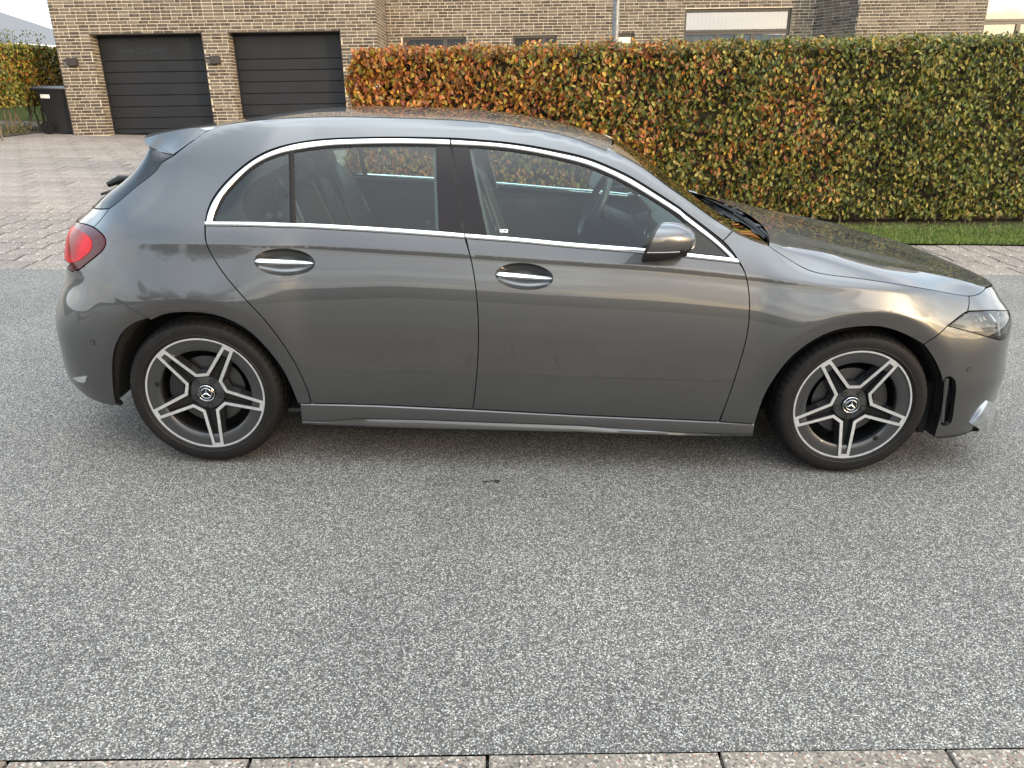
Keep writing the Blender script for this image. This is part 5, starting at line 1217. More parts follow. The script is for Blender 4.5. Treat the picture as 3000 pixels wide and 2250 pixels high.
mesh_h = top_patch('headliner', E_roof + [0, .03, -.03], roof_b, roof_c, HEADLINER, car, 40, 12, 2.3)
E_ws = np.vstack([SP(samp(TR['pillar_top'], n=40, smooth=4), -.004), SP(samp(TR['cowl_side'], n=14, smooth=2), -.004)[1:]])
ws = top_patch('windscreen', E_ws, ram((0, .085), (.5, .085), (1, .11)), ram((0, .008), (.5, -.008), (1, -.022)), WGLASS, car, 60, 26, 2.0, flipn=True)
# black band round the windscreen
for s in (1, -1):
    E2 = samp(E_ws, n=50); X = []
    for i, q in enumerate(E2): X += [(q[0], s * q[1] if s == 1 else -q[1], q[2] + .0015), (q[0] + .006, (q[1] + .035) * s, q[2] + .0045)]
    mesh('screen_border', X, grid_faces(50, 2, flip=(s == -1)), GLOSSBLACK, ws, True)
# bonnet
def PT(u, z, off=0): return SP([[u, z]], off)[0]
Eh = SP(samp(hg[:-1] + [(2.018, .7845)], n=60, smooth=5), 0)
Ch = samp(np.array([(.957, -.752, .9745), (1.10, -.708, .950), (1.20, -.695, .9335), (1.32, -.688, .908), (1.44, -.675, .884), (1.56, -.668, .8655), (1.67, -.66, .848), (1.78, -.655, .828), (1.87, -.655, .807), (1.945, -.646, .7862)]), n=60, smooth=4)
Mh = samp(np.array([(1.085, 0, .972), (1.27, 0, .937), (1.46, 0, .896), (1.65, 0, .854), (1.85, 0, .808), (2.0, 0, .775), (2.095, 0, .760)]), n=60, smooth=4)
HFc = SP(samp(HFRONT, n=60), 0)
v = []; nn1, nn2 = 9, 30; rowsA = []; rowsB = []
for i in range(60):
    a = i / 59; E_, C_, M_ = Eh[i].copy(), Ch[i].copy(), Mh[i].copy()
    A = []
    for k in range(nn1):
        t = k / (nn1 - 1); q = E_ * (1 - t) + C_ * t; q[2] += .010 * sin(pi * t) * (1 - a) ** .3 * 1.0; A.append(q)
    B = []
    for k in range(nn2):
        t = k / (nn2 - 1); w = 1 - (1 - t) ** 2; q = np.array([C_[0] + (M_[0] - C_[0]) * w, C_[1] * (1 - t), 0]); zz = C_[2] + (M_[2] - C_[2]) * (1 - (1 - t) ** 1.9)
        zz += -.0035 * math.exp(-((t - .20) / .10) ** 2) * sin(pi * a) + .003 * math.exp(-((t - .42) / .10) ** 2) * sin(pi * a); q[2] = zz
        # meet the leading edge
        ye = q[1]; fx = np.interp(ye, HFc[:, 1], HFc[:, 0]); fz = np.interp(ye, HFc[:, 1], HFc[:, 2]); k6 = a ** 9; q[0] += (fx - .004 - q[0]) * k6; q[2] += (fz + .001 - q[2]) * k6; B.append(q)
    rowsA.append(A); rowsB.append(B)
bon = None
full = []
RB = np.array(rowsB); RB2 = RB[:, ::-1][:, 1:] * [1, -1, 1]; X = np.concatenate([RB, RB2], 1); nv = X.shape[1]
RA = np.array(rowsA)
V_ = list(X.reshape(-1, 3)); F_ = grid_faces(60, nv)
b = len(V_); V_ += list(RA.reshape(-1, 3)); F_ += grid_faces(60, nn1, base=b)
b = len(V_); V_ += list((RA * [1, -1, 1]).reshape(-1, 3)); F_ += grid_faces(60, nn1, flip=True, base=b)
# turned-down rear edge
re = np.concatenate([RA[0], X[0][1:]], 0); re = np.concatenate([re, (RA[0] * [1, -1, 1])[::-1][1:]], 0); b = len(V_); V_ += list(re) + list(re + [.05, 0, -.012]); n_ = len(re); F_ += [(b + i, b + i + 1, b + n_ + i + 1, b + n_ + i) for i in range(n_ - 1)]
bon = mesh('bonnet', V_, F_, PAINT, car, True)
me = bon.data; me.set_sharp_from_angle(angle=radians(60))
# cowl tray, wipers parked below the screen
tray = []
for i in range(30):
    q_ = -1 + 2 * i / 29; y = q_ * .735; w = 1 - abs(q_) ** 2
    tray += [(.90 + .13 * w, y, .945 - .006 * w), (1.02 + .10 * w, y, .905), (1.16 + .04 * w, y * .97, .900)]
cow = mesh('cowl_tray', tray, grid_faces(30, 3, flip=True), PLASTIC, car, True)
def cv(y, f, z): return (.955 + .085 * (1 - (y / .8) ** 2) + f, y, z)
def along(y0_, y1_, f, z, n_=9): return [cv(y0_ + (y1_ - y0_) * t_, f, z) for t_ in np.linspace(0, 1, n_)]
def wiper(ya_, yb_, f0, z0):
    o_ = MB().tube(along(ya_, yb_, f0 + .030, z0 + .006), [.010, .009, .008, .008, .007, .007, .006, .006, .005], 8).tube([cv(ya_, f0 + .028, z0 - .02), cv(ya_, f0 + .028, z0 + .014)], .017, 14).obj('wiper', PLASTIC, car, smooth=True)
    MB().tube(along(ya_ + (yb_ - ya_) * .10, yb_ + (yb_ - ya_) * .22, f0 + .010, z0 + .010), .0045, 6).tube(along(ya_ + (yb_ - ya_) * .10, yb_ + (yb_ - ya_) * .22, f0 + .014, z0 + .004), .004, 6).obj('wiper_blade', RUBBER, o_, smooth=True)
    b_ = MB(); m_ = Vector(cv(ya_ + (yb_ - ya_) * .55, f0 + .024, z0 + .010)); b_.box(m_.x - .012, m_.x + .012, m_.y - .028, m_.y + .028, m_.z - .006, m_.z + .010); bevel(b_.obj('wiper_joint', PLASTIC, o_), .004)
wiper(-.58, -.02, .0, .948); wiper(.06, .50, .012, .950)

# spoiler
G0 = PT(*TR['spoil_gap'][0]); G1 = PT(*TR['spoil_gap'][-1]); tip = np.array([-1.621, -.520, 1.311])
up_c = samp(np.array([G1 + [-.004, 0, 0], (-1.376, -.590, 1.366), (-1.459, -.570, 1.354), (-1.542, -.547, 1.337), tip + [.004, 0, .004]]), n=26)
lo_c = samp(np.array([G0 + [-.004, 0, .003], (-1.545, -.582, 1.2720), (-1.588, -.556, 1.2830), (-1.613, -.533, 1.297), tip]), n=26)
v = []; F = []
for i in range(26):
    for k in range(9):
        t = k / 8; q = lo_c[i] * (1 - t) + up_c[i] * t; q = q + np.array([0, -.007 * sin(pi * t) * (1 - i / 25), 0]); v.append(q)
XS = np.array(v); FS_ = grid_faces(26, 9)
nsx = 41; vt = []
for i in range(26):
    a = i / 25; cen = np.array([-1.242 * (1 - a) - 1.745 * a, 0, 1.377 * (1 - a) + 1.312 * a + .006 * sin(pi * a)]); u_ = up_c[i]
    for k in range(nsx):
        s = -1 + 2 * k / (nsx - 1); w = 1 - abs(s) ** 2.2; vt.append((u_[0] + (cen[0] - u_[0]) * w, abs(u_[1]) * s, u_[2] + (cen[2] - u_[2]) * (1 - abs(s) ** 2.3)))
VT = np.array(vt); FT = grid_faces(26, nsx)
vb = []
for k in range(nsx):
    s = -1 + 2 * k / (nsx - 1); w = 1 - abs(s) ** 2.2
    T_ = VT[25 * nsx + k]; L_ = np.array([lo_c[0][0] + (-1.60 - lo_c[0][0]) * w, abs(lo_c[0][1]) * s, lo_c[0][2] + .02 * w]); Mm = T_ + np.array([.006, 0, -.014]); vb += [T_, Mm, L_]
VBm = np.array(vb); FBm = grid_faces(nsx, 3)
allv = list(XS) + list(XS * [1, -1, 1]) + list(VT) + list(VBm); n0 = len(XS)
allf = [f[::-1] for f in FS_] + [tuple(n0 + i for i in f) for f in FS_] + [tuple(2 * n0 + i for i in f) for f in FT] + [tuple(2 * n0 + len(VT) + i for i in f)[::-1] for f in FBm]
sp_ = mesh('spoiler', allv, allf, PAINT, car, True, angle=42)
# rear wiper on the screen
mb = MB(); mb.tube([(-1.84, -.20, 1.112), (-1.89, -.24, 1.110), (-1.945, -.25, 1.086)], [.010, .020, .012], 12); mb.tube([(-1.90, -.22, 1.07), (-1.985, -.25, 1.042)], [.006, .006], 8); mb.obj('rear_wiper', PLASTIC, car, smooth=True)

# underside, wheel housings, inner floor
mb = MB(); mb.box(-1.85, 1.95, -.55, .55, .155, .175); mb.box(-.93, .93, -.845, -.55, .155, .175); mb.box(-.93, .93, .55, .845, .155, .175); mb.box(-.95, -.93, -.86, -.5, .155, .40); mb.box(.93, .95, -.86, -.5, .155, .40); mb.box(-.95, -.93, .5, .86, .155, .40); mb.box(.93, .95, .5, .86, .155, .40)
mb.box(1.76, 2.0, -.78, .78, .165, .18); 
mb.obj('underbody', WELL, car)
for cx_, cv_ in ((-1.3645, TR['arch_r']), (1.3645, TR['arch_f'])):
    A_ = samp(cv_, n=48, smooth=4); dv = A_ - [cx_, .322]; A_ = A_ + dv / np.linalg.norm(dv, axis=1, keepdims=True) * .007; P3_ = SP(A_, -.016)
    for s in (1, -1):
        v = []
        for q in P3_: v += [(q[0], q[1] * (1 if s == 1 else -1), q[2]), (q[0], -s * .52, q[2])]
        F = grid_faces(48, 2, flip=(s == 1)); b = len(v); v += [(q[0], -s * .52, q[2]) for q in P3_]; F.append(tuple(range(b, b + 48)))
        mesh('wheel_housing', v, F, WELL, car, True, angle=40)
# front splash shield behind the wheel
for s in (1, -1):
    mb = MB(); mb.box(1.715, 1.745, -.80 if s == 1 else .60, -.60 if s == 1 else .80, .165, .40); mb.obj('splash_shield', WELL, car)

# ---- door mirror
def mirror(s):
    xs = np.linspace(0, 1, 15); cols = []; nth = 40
    for t in xs:
        x = .437 + .168 * t; e = (1 - t ** 2.3) ** .5 if t < 1 else 0; e = max(e, .02)
        w = .098 * (e ** .8); hu = .070 * e; hd = .072 * e; zc = 1.018 + .006 * t; yc = -.972 + .012 * t
        r_ = []
        for k in range(nth):
            a = 2 * pi * k / nth; cs, sn = cos(a), sin(a); p_ = 2.7
            rr = (abs(cs) ** p_ + abs(sn) ** p_) ** (-1 / p_)
            z = zc + (hu if sn > 0 else hd) * rr * sn; xx = x + .30 * (z - 1.01) * (1 - t) ** .8 + .42 * (w * rr * cs) * (1 - t) ** .8
            r_.append((xx, yc + w * rr * cs, z))
        cols.append(r_)
    A = np.array(cols); v = A.reshape(-1, 3) * [1, s if s < 0 else 1, 1]
    up, dn = [], []
    for i in range(14):
        for k in range(nth):
            q = (i * nth + k, i * nth + (k + 1) % nth, (i + 1) * nth + (k + 1) % nth, (i + 1) * nth + k)
            zz = A.reshape(-1, 3)[list(q)][:, 2].mean()
            (up if (zz > 1.0 and i > 0) else dn).append(q)
    tipf = tuple(14 * nth + k for k in range(nth)); up.append(tipf)
    fx = (lambda L: L) if s == 1 else (lambda L: [q[::-1] for q in L])
    hs_ = mesh('side_mirror', v, fx(dn), PLASTIC, car, True, angle=50); hs_['label'] = 'door mirror'
    mesh('mirror_cap', v * [1, 1, 1] + np.array([.0006, 0, .0006]), fx(up), PAINT, hs_, True, angle=60)
    g = A[0] * [1, s if s < 0 else 1, 1]; c = g.mean(0); mesh('mirror_glass', (g - c) * .93 + c + np.array([.004, 0, 0]), fx([tuple(range(nth))]), SCREEN, hs_, False)
    # indicator strip along the lower edge of the cap
    st = []
    for i in range(15):
        t = .03 + .60 * i / 14; j = t * 14; i0 = int(j); f = j - i0; row = A[i0] * (1 - f) + A[min(i0 + 1, 14)] * f; L = row[(nth // 2):]; k = np.argmin(row[:, 1]); yy = row[k, 1]
        st += [(row[k, 0], yy - .0012, 1.0005 + .001 * t), (row[k, 0], yy - .0012, .9965 + .001 * t)]
    X = np.array(st) * [1, s if s < 0 else 1, 1]; mesh('indicator', X, grid_faces(15, 2, flip=(s == 1)), WHITELENS, hs_, True)
    mb = MB(); y0 = -.885
    mb.add([(.515, y0 + .05, .925), (.600, y0 + .05, .930), (.590, y0 + .05, .985), (.520, y0 + .05, .985), (.520, y0 - .05, .952), (.590, y0 - .045, .958), (.585, y0 - .05, .985), (.525, y0 - .05, .985)], [(0, 1, 2, 3), (4, 7, 6, 5), (0, 4, 5, 1), (1, 5, 6, 2), (2, 6, 7, 3), (3, 7, 4, 0)])
    if s == -1: mb.v = [(x, -y, z) for x, y, z in mb.v]; mb.f = [q[::-1] for q in mb.f]
    o = mb.obj('mirror_arm', PLASTIC, hs_, smooth=True, angle=80); bevel(o, .010, 3)
both(mirror)

# ---- wheels
def text_mesh(body, size):
    cu = bpy.data.curves.new('lettering', 'FONT'); cu.body = body; cu.size = size; cu.align_x = 'CENTER'; cu.resolution_u = 2
    o = bpy.data.objects.new('t', cu); COL.objects.link(o); dg = bpy.context.evaluated_depsgraph_get(); dg.update(); me = o.evaluated_get(dg).to_mesh()
    v = [tuple(q.co) for q in me.vertices]; f = [tuple(p_.vertices) for p_ in me.polygons]; o.evaluated_get(dg).to_mesh_clear(); bpy.data.objects.remove(o); bpy.data.curves.remove(cu); return v, f
def subdiv_arc(body, size, R_, phi, depth, m, parent, name='lettering', sx=1.0, flipup=False):
    v, f = text_mesh(body, size); out = []
    for x, y, _ in v:
        x *= sx
        a = radians(phi) + x / R_; r = R_ + y
        if flipup: a = radians(phi) - x / R_; r = R_ - y
        out.append((r * sin(a), depth, r * cos(a)))
    o = mesh(name, out, f, m, parent, smooth=False); return o
def lathe(name, prof, m, parent, n=96, smooth=True, angle=30, mod=None):
    v = []
    for i in range(n):
        a = 2 * pi * i / n
        for j, (r, d) in enumerate(prof):
            rr = r + (mod(i, j) if mod else 0); v.append((rr * sin(a), d, rr * cos(a)))
    return mesh(name, v, grid_faces(n, len(prof), close=True, flip=True), m, parent, smooth, angle=angle)
def wheel(cx_, s, phase, amg, valve, tyretext):
    w = empty('wheel', (0, 0, 0)); w.parent = car; out = []
    tp = [(.243, .012), (.2485, .001), (.256, -.004), (.2585, -.0035), (.262, -.0075), (.280, -.0105), (.296, -.0090), (.3055, -.004), (.3095, .002), (.3150, .010), (.3195, .022), (.3215, .036), (.3222, .056), (.315, .058), (.315, .066), (.3226, .068), (.3230, .094), (.315, .096), (.315, .104), (.3232, .106), (.3226, .136), (.315, .138), (.315, .146), (.3222, .148), (.3205, .178), (.312, .200), (.290, .214), (.262, .212), (.243, .200)]
    n_ = 240
    def mod(i, j): return -.0042 if (j in (9, 10, 11) and i % 4 == 0) else (-.003 if j in (8,) and i % 4 == 0 else 0)
    ty = lathe('tyre', tp, TYRE, w, n_, mod=mod, angle=35)
    me = ty.data; co = np.empty(len(me.vertices) * 3); me.vertices.foreach_get('co', co); co = co.reshape(-1, 3); low = co[:, 2] < -.3205; co[low, 2] = -.3205 + (co[low, 2] + .3205) * .1; me.vertices.foreach_set('co', co.ravel()); me.update()
    lathe('tyre_bead_line', [(.2610, -.0085), (.2620, -.0092), (.2630, -.0085)], TYRETXT, ty, 120)
    for txt, ph, R_, sz in tyretext:
        subdiv_arc(txt, sz, R_, ph, -.0112, TYRETXT, ty)
    lathe('rim', [(.2400, .0035), (.2385, .0065), (.2150, .0085), (.1955, .0115), (.1915, .0150), (.1895, .030), (.1985, .045), (.2050, .070), (.2080, .160), (.2200, .195)], RIMDARK, w, 128, angle=35)
    lathe('rim_lip', [(.2405, .0045), (.2408, .0008), (.2440, .0000), (.2480, .0005), (.2492, .0040)], SATIN, w, 160, angle=60)
    # five twin spokes
    def star(inset_=0.0):
        P = []
        for k in range(5):
            a = radians(72 * k); m_ = radians(72 * k + 36); ar_ = np.array([sin(a), cos(a)]); at = np.array([cos(a), -sin(a)]); mr = np.array([sin(m_), cos(m_)]); mt = np.array([cos(m_), -sin(m_)])
            P += [ar_ * .2405 - at * .0235, ar_ * .2405 + at * .0235, mr * .0885 - mt * .0215, mr * .0885 + mt * .0215]
        P = np.array(P); return P
    S0 = star(); A_ = .5 * np.sum(S0[:, 0] * np.roll(S0[:, 1], -1) - np.roll(S0[:, 0], -1) * S0[:, 1])
    Si = inset(S0, (.0128 if A_ > 0 else -.0128))
    Sw = inset(S0, (-.0095 if A_ > 0 else .0095)); Sf = inset(Si, (.005 if A_ > 0 else -.005))
    dep = lambda q: .0015 + .020 * np.clip(1 - np.linalg.norm(q, axis=-1) / .24, 0, 1) ** 1.2
    def sub(Pa, k):   # outline of arm k, from one valley middle to the next
        i = 4 * k; vl = (i - 1) % 20; vl0 = (i - 2) % 20; L = [(Pa[vl0] + Pa[vl]) / 2, Pa[vl], Pa[i], Pa[i + 1], Pa[i + 2], (Pa[i + 2] + Pa[i + 3]) / 2]
        return np.array(L)
    def fine(L): return np.vstack([np.linspace(L[j], L[j + 1], 7)[:-1] for j in range(len(L) - 1)] + [L[-1:]])
    for k in range(5):
        o_, i_, w_, f_ = (fine(sub(Q, k)) for Q in (S0, Si, Sw, Sf)); n1 = len(o_)
        # keep the wall inside the rim at the arm end
        for Q in (w_,):
            r_ = np.linalg.norm(Q, axis=1); Q *= np.minimum(1, .2385 / r_)[:, None]
        P3 = lambda Q, d: np.stack([Q[:, 0], d, Q[:, 1]], 1)
        v = np.vstack([P3(w_, dep(w_) + .034), P3(o_, dep(o_) + .0018), P3(o_ * .9985 + i_ * .0015, dep(o_)), P3(i_, dep(i_)), P3(i_, dep(i_) + .0012), P3(f_, dep(f_) + .026)])
        F = []; mi = []
        for b in range(5):
            for j in range(n1 - 1): F.append((b * n1 + j, b * n1 + j + 1, (b + 1) * n1 + j + 1, (b + 1) * n1 + j)); mi.append(0 if b in (1, 2) else 1)
        g = np.cross(v[F[2 * (n1 - 1)][1]] - v[F[2 * (n1 - 1)][0]], v[F[2 * (n1 - 1)][2]] - v[F[2 * (n1 - 1)][0]])
        if g[1] > 0: F = [q[::-1] for q in F]
        sp = mesh('spoke', v, F, None, w, True, mats=[SATIN, RIMWALL], mi=mi, angle=25); sp.rotation_euler = (0, radians(phase), 0)
        # slot floor
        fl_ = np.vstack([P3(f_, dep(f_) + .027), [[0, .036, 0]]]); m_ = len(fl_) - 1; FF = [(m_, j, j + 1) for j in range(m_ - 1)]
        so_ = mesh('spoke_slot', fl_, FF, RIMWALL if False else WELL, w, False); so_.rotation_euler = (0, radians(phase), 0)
    ph = radians(phase)
    lathe('hub', [(.0001, .024), (.0370, .024), (.0400, .022), (.0705, .026), (.0735, .032), (.0740, .050)], RIMDARK, w, 60)
    for k in range(5):
        a = ph + radians(72 * k); c_ = Vector((.0565 * sin(a), .0255, .0565 * cos(a)))
        mb = MB(); mb.tube([c_ + Vector((0, -.0042, 0)), c_ + Vector((0, .004, 0))], .0150, 22); o = mb.obj('bolt_seat', RIMWALL, w, smooth=True)
        mb = MB(); mb.tube([c_ + Vector((0, -.0050, 0)), c_ + Vector((0, -.0042, 0))], .0125, 22); mb.obj('bolt_well', WELL, o, smooth=True) if False else None
        mesh('bolt_well', [tuple(c_ + Vector((.0122 * sin(t), -.0046, .0122 * cos(t)))) for t in np.linspace(0, 2 * pi, 20, endpoint=False)], [tuple(range(20))], WELL, w, False)
        mb = MB(); mb.tube([c_ + Vector((0, -.0062, 0)), c_ + Vector((0, .002, 0))], .0078, 6); mb.obj('wheel_bolt', DISC, w, smooth=False)
    # centre cap with ring lettering and three-pointed star
    lathe('hub_cap', [(.0001, .0105), (.0230, .0108), (.0340, .0120), (.0362, .0150), (.0365, .024)], GLOSSBLACK, w, 60)
    lathe('cap_ring', [(.0336, .0118), (.0345, .0112), (.0356, .0122)], CHROME, w, 60); lathe('cap_ring', [(.0213, .0104), (.0222, .0099), (.0232, .0106)], CHROME, w, 60)
    v = []; F = []
    for k in range(3):
        a = radians(120 * k) + ph * .12; t_ = np.array([sin(a), cos(a)]); q = np.array([cos(a), -sin(a)]); b = len(v)
        for pt, d in ((t_ * .0218, .0100), (t_ * .0035 + q * .0042 * .8, .0102), (t_ * -.0012, .0078), (t_ * .0035 - q * .0042 * .8, .0102)): v.append((pt[0], d, pt[1]))
        a2 = a + radians(60); e = np.array([sin(a2), cos(a2)]) * .0042; a3 = a - radians(60); e3 = np.array([sin(a3), cos(a3)]) * .0042
        v[b + 1] = (e[0], .0100, e[1]); v[b + 3] = (e3[0], .0100, e3[1]); v[b + 2] = (0, .0080, 0)
        F += [(b, b + 1, b + 2), (b, b + 2, b + 3)]
    mesh('star_emblem', v, F, CHROME, w, False)
    subdiv_arc('MERCEDES', .0072, .0310, 180, .0108, CHROME, w, flipup=True); subdiv_arc('BENZ', .0072, .0262, 0, .0108, CHROME, w)
    for sg in (-1, 1):
        L = []
        for k in range(5): L.append(Vector((.0284 * sin(sg * radians(55 + k * 12)), .0108, .0284 * cos(sg * radians(55 + k * 12)))))
        MB().tube(L, .0006, 4).obj('laurel', CHROME, w)
    subdiv_arc('///AMG', .0155, .2085, amg, .0076, RIMWALL, w, sx=1.25)
    a = radians(valve); c_ = Vector((.2020 * sin(a), .0085, .2020 * cos(a))); mb = MB(); mb.tube([c_ + Vector((0, .02, 0)), c_ + Vector((0, -.004, 0))], [.006, .0042], 12); mb.obj('tyre_valve', RUBBER, w, smooth=True)
    mesh('valve_pocket', [tuple(c_ + Vector((.012 * sin(t), -.0006, .012 * cos(t)))) for t in np.linspace(0, 2 * pi, 20, endpoint=False)], [tuple(range(20))], WELL, w, False)
    lathe('brake_disc', [(.085, .062), (.150, .062), (.150, .082), (.085, .082)], DISC, w, 64); lathe('brake_hat', [(.0001, .050), (.080, .050), (.085, .062)], CALIPER, w, 48)
    cal = []
    a0 = radians(70 if cx_ > 0 else 285)
    for i in range(9):
        a = a0 + radians(-24 + 48 * i / 8)
        for r, d in ((.105, .040), (.165, .046), (.168, .100), (.105, .050)): cal.append((r * sin(a), d, r * cos(a)))
    F = grid_faces(9, 4) + [(0, 1, 2, 3), (35, 34, 33, 32)] + [(i * 4, (i + 1) * 4, (i + 1) * 4 + 3, i * 4 + 3) for i in range(8)]
    mesh('brake_caliper', cal, F, CALIPER, w, False)
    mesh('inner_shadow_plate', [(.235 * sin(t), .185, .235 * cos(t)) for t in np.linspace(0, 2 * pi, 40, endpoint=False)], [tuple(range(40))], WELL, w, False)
    w.location = (cx_, -.885 * s, .3215)
    if s == -1: w.rotation_euler = (0, 0, pi)
    return w
rt_ = [('EcoContact 6', -32, .2790, .0200), ('Continental', 120, .2790, .0200)]
ft_ = [('Continental', 170, .2790, .0220), ('EcoContact 6', 300, .2790, .0200)]
wheel(-1.3645, 1, 30, 60, 281, rt_); wheel(1.3645, 1, 34.5, 268, 139, ft_); wheel(-1.3645, -1, 10, 60, 281, rt_); wheel(1.3645, -1, 50, 268, 139, ft_)

# ---- cabin
def cushion(name, pts, r, m, parent):
    """soft block from rounded sections along a path: pts = [(centre, half width y, half depth along n, n dir)]"""
    v = []; n_ = 20; secs = []
    for c, hw, hd, nd in pts:
        c = Vector(c); nd = Vector(nd).normalized(); row = []
        for k in range(n_):
            a = 2 * pi * k / n_; cs, sn = cos(a), sin(a); rr = (abs(cs) ** 3.4 + abs(sn) ** 3.4) ** (-1 / 3.4); row.append(tuple(c + Vector((0, 1, 0)) * hw * rr * cs + nd * hd * rr * sn))
        secs.append(row)
    return loft(secs, m, name, parent, True, 60)
def seat(x, y, rear=False, w=.25):
    b = []
    for t in np.linspace(0, 1, 9):
        e = min(1, (t + .02) * 8, (1.02 - t) * 7) ** .5; lean = .30
        b.append(((x - lean * .62 * t - .03 * (t ** 2), y, .52 + .62 * t), w * (1 - .28 * t ** 2) * e, .065 * e, (1, 0, .28)))
    s_ = cushion('seat', b, 0, LEATHER, car)
    b = [((x + .10 + .42 * t, y, .46 + .05 * t), w * min(1, (t + .05) * 6, (1.05 - t) * 6) ** .5, .075 * min(1, (t + .05) * 6, (1.05 - t) * 6) ** .5, (0, 0, 1)) for t in np.linspace(-.2, 1, 8)]
    cushion('seat_cushion', b, 0, LEATHER, s_)
    hx = x - .22; hz = 1.20 if not rear else 1.13
    b = [((hx - .02 * t, y, hz - .075 + .15 * t), .125 * max(.25, sin(pi * (.12 + .76 * t))) ** .4, .045 * max(.25, sin(pi * (.12 + .76 * t))) ** .5, (1, 0, .15)) for t in np.linspace(0, 1, 8)]
    cushion('headrest', b, 0, LEATHER, s_)
    for q in (-.05, .05): MB().tube([(hx - .0, y + q, hz - .12), (hx - .005, y + q, hz)], .006, 8).obj('headrest_post', CHROME, s_, smooth=True)
    # side piping
    for q in (-1, 1):
        L = [(x - .3 * .62 * t - .03 * t * t + .05, y + q * (w * (1 - .28 * t * t)) * .98, .54 + .60 * t) for t in np.linspace(.02, .96, 9)]; MB().tube(L, .006, 6).obj('seat_piping', HEADLINER, s_, smooth=True)
    return s_
for o_ in (seat(-.10, -.38), seat(-.10, .38)): o_['label'] = 'front seat'
for o_ in (seat(-.86, -.40, True, .24), seat(-.86, .40, True, .24), seat(-.88, 0, True, .17)): o_['label'] = 'rear bench seat back'
# dash and wheel (left-hand drive)
v = []; n_ = 25
prof = [(.86, .60), (.70, .62), (.615, .70), (.60, .82), (.625, .93), (.70, .965), (.92, .965)]
for i in range(n_):
    y = -.70 + 1.40 * i / (n_ - 1); hump = .05 * math.exp(-((y - .38) / .20) ** 2)
    for (px_, pz_) in prof: v.append((px_ - (hump * .6 if pz_ > .8 else 0), y, pz_ + (hump if pz_ > .9 and px_ < .8 else 0)))
dash = mesh('dashboard', v, grid_faces(n_, len(prof), flip=True), INTERIOR, car, True, angle=40)
mb = MB(); mb.box(.575, .590, -.10, .62, .90, 1.005); o = mb.obj('display_screen', SCREEN, dash); bevel(o, .006)
for y in (-.60, -.17, -.06, .05):
    lv = MB(); c_ = Vector((.598, y, .845))
    for k in range(24):
        a0, a1 = 2 * pi * k / 24, 2 * pi * (k + 1) / 24
        p = [c_ + Vector((.0, .046 * cos(a), .046 * sin(a))) for a in (a0, a1)] + [c_ + Vector((-.012, .038 * cos(a), .038 * sin(a))) for a in (a1, a0)]
        lv.add(p, [(0, 1, 2, 3), (3, 2, 1, 0)])
    for k in range(6):
        a = 2 * pi * k / 6; lv.tube([c_ + Vector((-.006, 0, 0)), c_ + Vector((-.008, .036 * cos(a), .036 * sin(a)))], .003, 5)
    lv.obj('air_vent', CHROME, dash)
# steering wheel: centre, tilted towards the driver
swc = Vector((.36, .38, .93)); axis = Vector((-.92, 0, .39)).normalized(); e1 = Vector((0, 1, 0)); e2 = axis.cross(e1).normalized()
n_a, n_b = 48, 12; v = []
for i in range(n_a):
    a = 2 * pi * i / n_a; rad = e1 * cos(a) + e2 * sin(a); R_ = .182 * (1 - .06 * max(0, -sin(a) * (-1)) ** 6)
    for k in range(n_b):
        b = 2 * pi * k / n_b; v.append(tuple(swc + rad * (R_ + .0165 * cos(b)) + axis * .019 * sin(b)))
F = [(i * n_b + k, i * n_b + (k + 1) % n_b, ((i + 1) % n_a) * n_b + (k + 1) % n_b, ((i + 1) % n_a) * n_b + k) for i in range(n_a) for k in range(n_b)]
swh = mesh('steering_wheel', v, F, LEATHER, car, True)
mb = MB()
for a in (pi * .0, pi, -pi / 2):
    rad = e1 * cos(a) + e2 * sin(a); t_ = axis.cross(rad); q = []
    for r_, w_ in ((.04, .030), (.165, .018)): q += [swc + rad * r_ + t_ * w_ + axis * (-.01), swc + rad * r_ - t_ * w_ + axis * (-.01)]
    mb.add(q, [(0, 1, 3, 2), (2, 3, 1, 0)])
mb.obj('wheel_spoke', REFLECTOR, swh)
cushion('airbag_cover', [(tuple(swc - axis * .02 + e2 * z), .062 * (1 - abs(z / .075) ** 3) ** .4 + .004, .022, tuple(axis)) for z in np.linspace(-.07, .07, 7)], 0, INTERIOR, swh)
MB().tube([swc - axis * .02, swc - axis * .25], [.035, .05], 14).obj('steering_column', INTERIOR, swh, smooth=True)
MB().tube([swc - axis * .05 + e1 * .05, swc - axis * .06 - e1 * .20], [.007, .005], 8).obj('control_stalk', INTERIOR, swh, smooth=True)
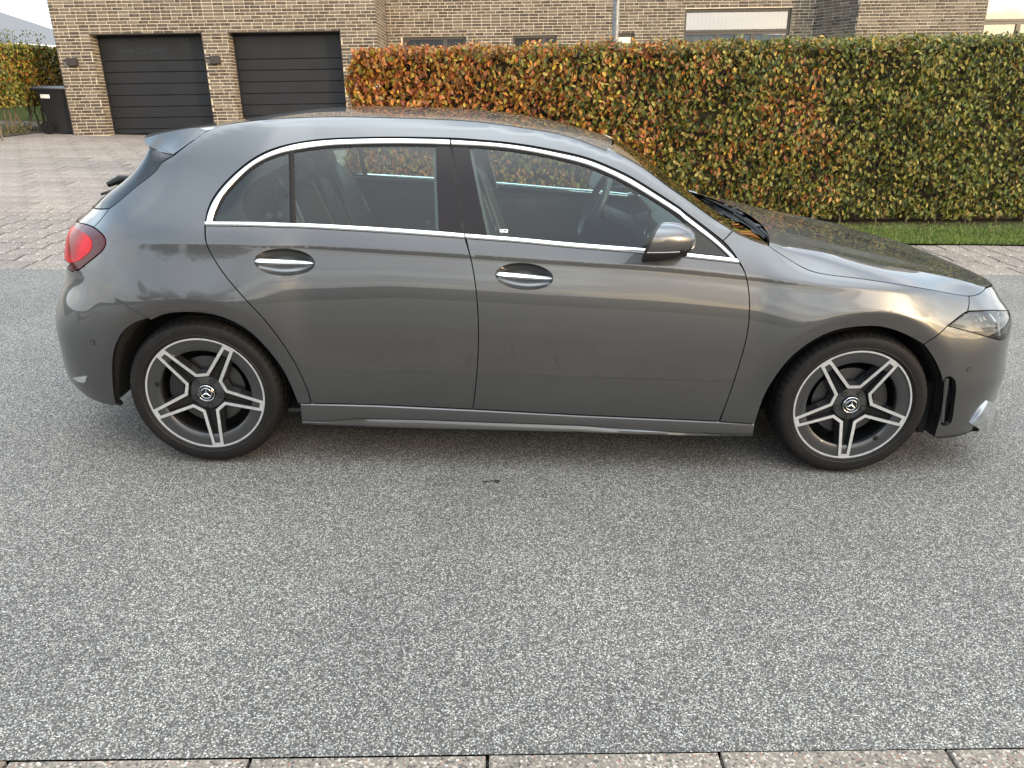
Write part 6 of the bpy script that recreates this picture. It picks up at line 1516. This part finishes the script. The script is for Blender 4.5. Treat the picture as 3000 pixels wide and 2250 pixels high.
# inner mirror, console, parcel shelf, belts
mb = MB(); mb.box(.30, .33, -.11, .11, 1.20, 1.26); o = mb.obj('inner_mirror', SCREEN, car); bevel(o, .012, 3)
mb = MB(); mb.box(-.25, .62, -.11, .11, .30, .60); o = mb.obj('centre_console', INTERIOR, car); bevel(o, .03, 3)
mb = MB(); mb.box(-1.75, -1.12, -.60, .60, .98, 1.0); mb.obj('parcel_shelf', INTERIOR, car)
mb = MB(); mb.box(-1.20, .75, -.74, .74, .185, .20); mb.obj('cabin_floor', INTERIOR, car)
mb = MB(); mb.box(.76, .80, -.74, .74, .2, .93); mb.obj('bulkhead', INTERIOR, car)
mb = MB(); mb.box(-1.22, -1.18, -.72, .72, .2, .98); mb.obj('boot_wall', INTERIOR, car)
for s in (1, -1):
    L = [(-.46, -s * .63, 1.16), (-.40, -s * .60, .95), (-.34, -s * .62, .55)]; MB().tube(L, [.018, .018, .018], 6).obj('seat_belt', RUBBER, car)
    L = [(-1.12, -s * .52, 1.18), (-.98, -s * .56, .98), (-.80, -s * .60, .60)]; MB().tube(L, [.018, .018, .018], 6).obj('seat_belt', RUBBER, car)
# glass markings etched in the panes
def etch(u, z, w_, parent):
    rows = []
    for k, (a, b) in enumerate(((-.5, .1), (-.1, .5), (-.5, .5), (-.3, .45), (-.45, .2))):
        zz = z + (k - 2) * .0045; rows.append((u + a * w_, u + b * w_, zz))
    X = []; F = []
    for a, b, zz in rows:
        q = [(a, zz), (b, zz), (b, zz + .0022), (a, zz + .0022)]; b0 = len(X); X += [tuple(p) for p in SP(np.array(q), -.0045)]; F.append((b0, b0 + 1, b0 + 2, b0 + 3))
    mesh('glass_marking', X, F, INK, parent, False)
etch(-1.005, 1.062, .024, d_rear[1]); etch(-1.045, 1.060, .026, d_rear[1]); etch(-.425, 1.040, .022, d_rear[1]); etch(-.155, 1.024, .022, d_front[1])
q = [(-.138, 1.012), (-.106, 1.011), (-.106, 1.022), (-.138, 1.023)]; stk = mesh('glass_sticker', SP(np.array(q), -.0045), [(0, 1, 2, 3)], PAPER, d_front[1], False)
q = [(-.134, 1.0145), (-.128, 1.0145), (-.128, 1.0195), (-.134, 1.0195), (-.124, 1.0145), (-.110, 1.0145), (-.110, 1.0195), (-.124, 1.0195)]; mesh('sticker_print', SP(np.array(q), -.004), [(0, 1, 2, 3), (4, 5, 6, 7)], INK, d_front[1], False)
# small dark damp spots on the asphalt beside the sill
for (x_, y_, r_) in ((-.135, -1.010, .022), (-.18, -1.015, .015), (.86, -1.03, .010)):
    P = [(x_ + r_ * cos(a) * (1 + .35 * sin(3 * a + x_ * 9)), y_ + r_ * .5 * sin(a) * (1 + .3 * cos(4 * a)), .0012) for a in np.linspace(0, 2 * pi, 18, endpoint=False)]
    o = mesh('oil_spot', P, [tuple(range(18))], OILM, smooth=False); tag(o, kind='structure')
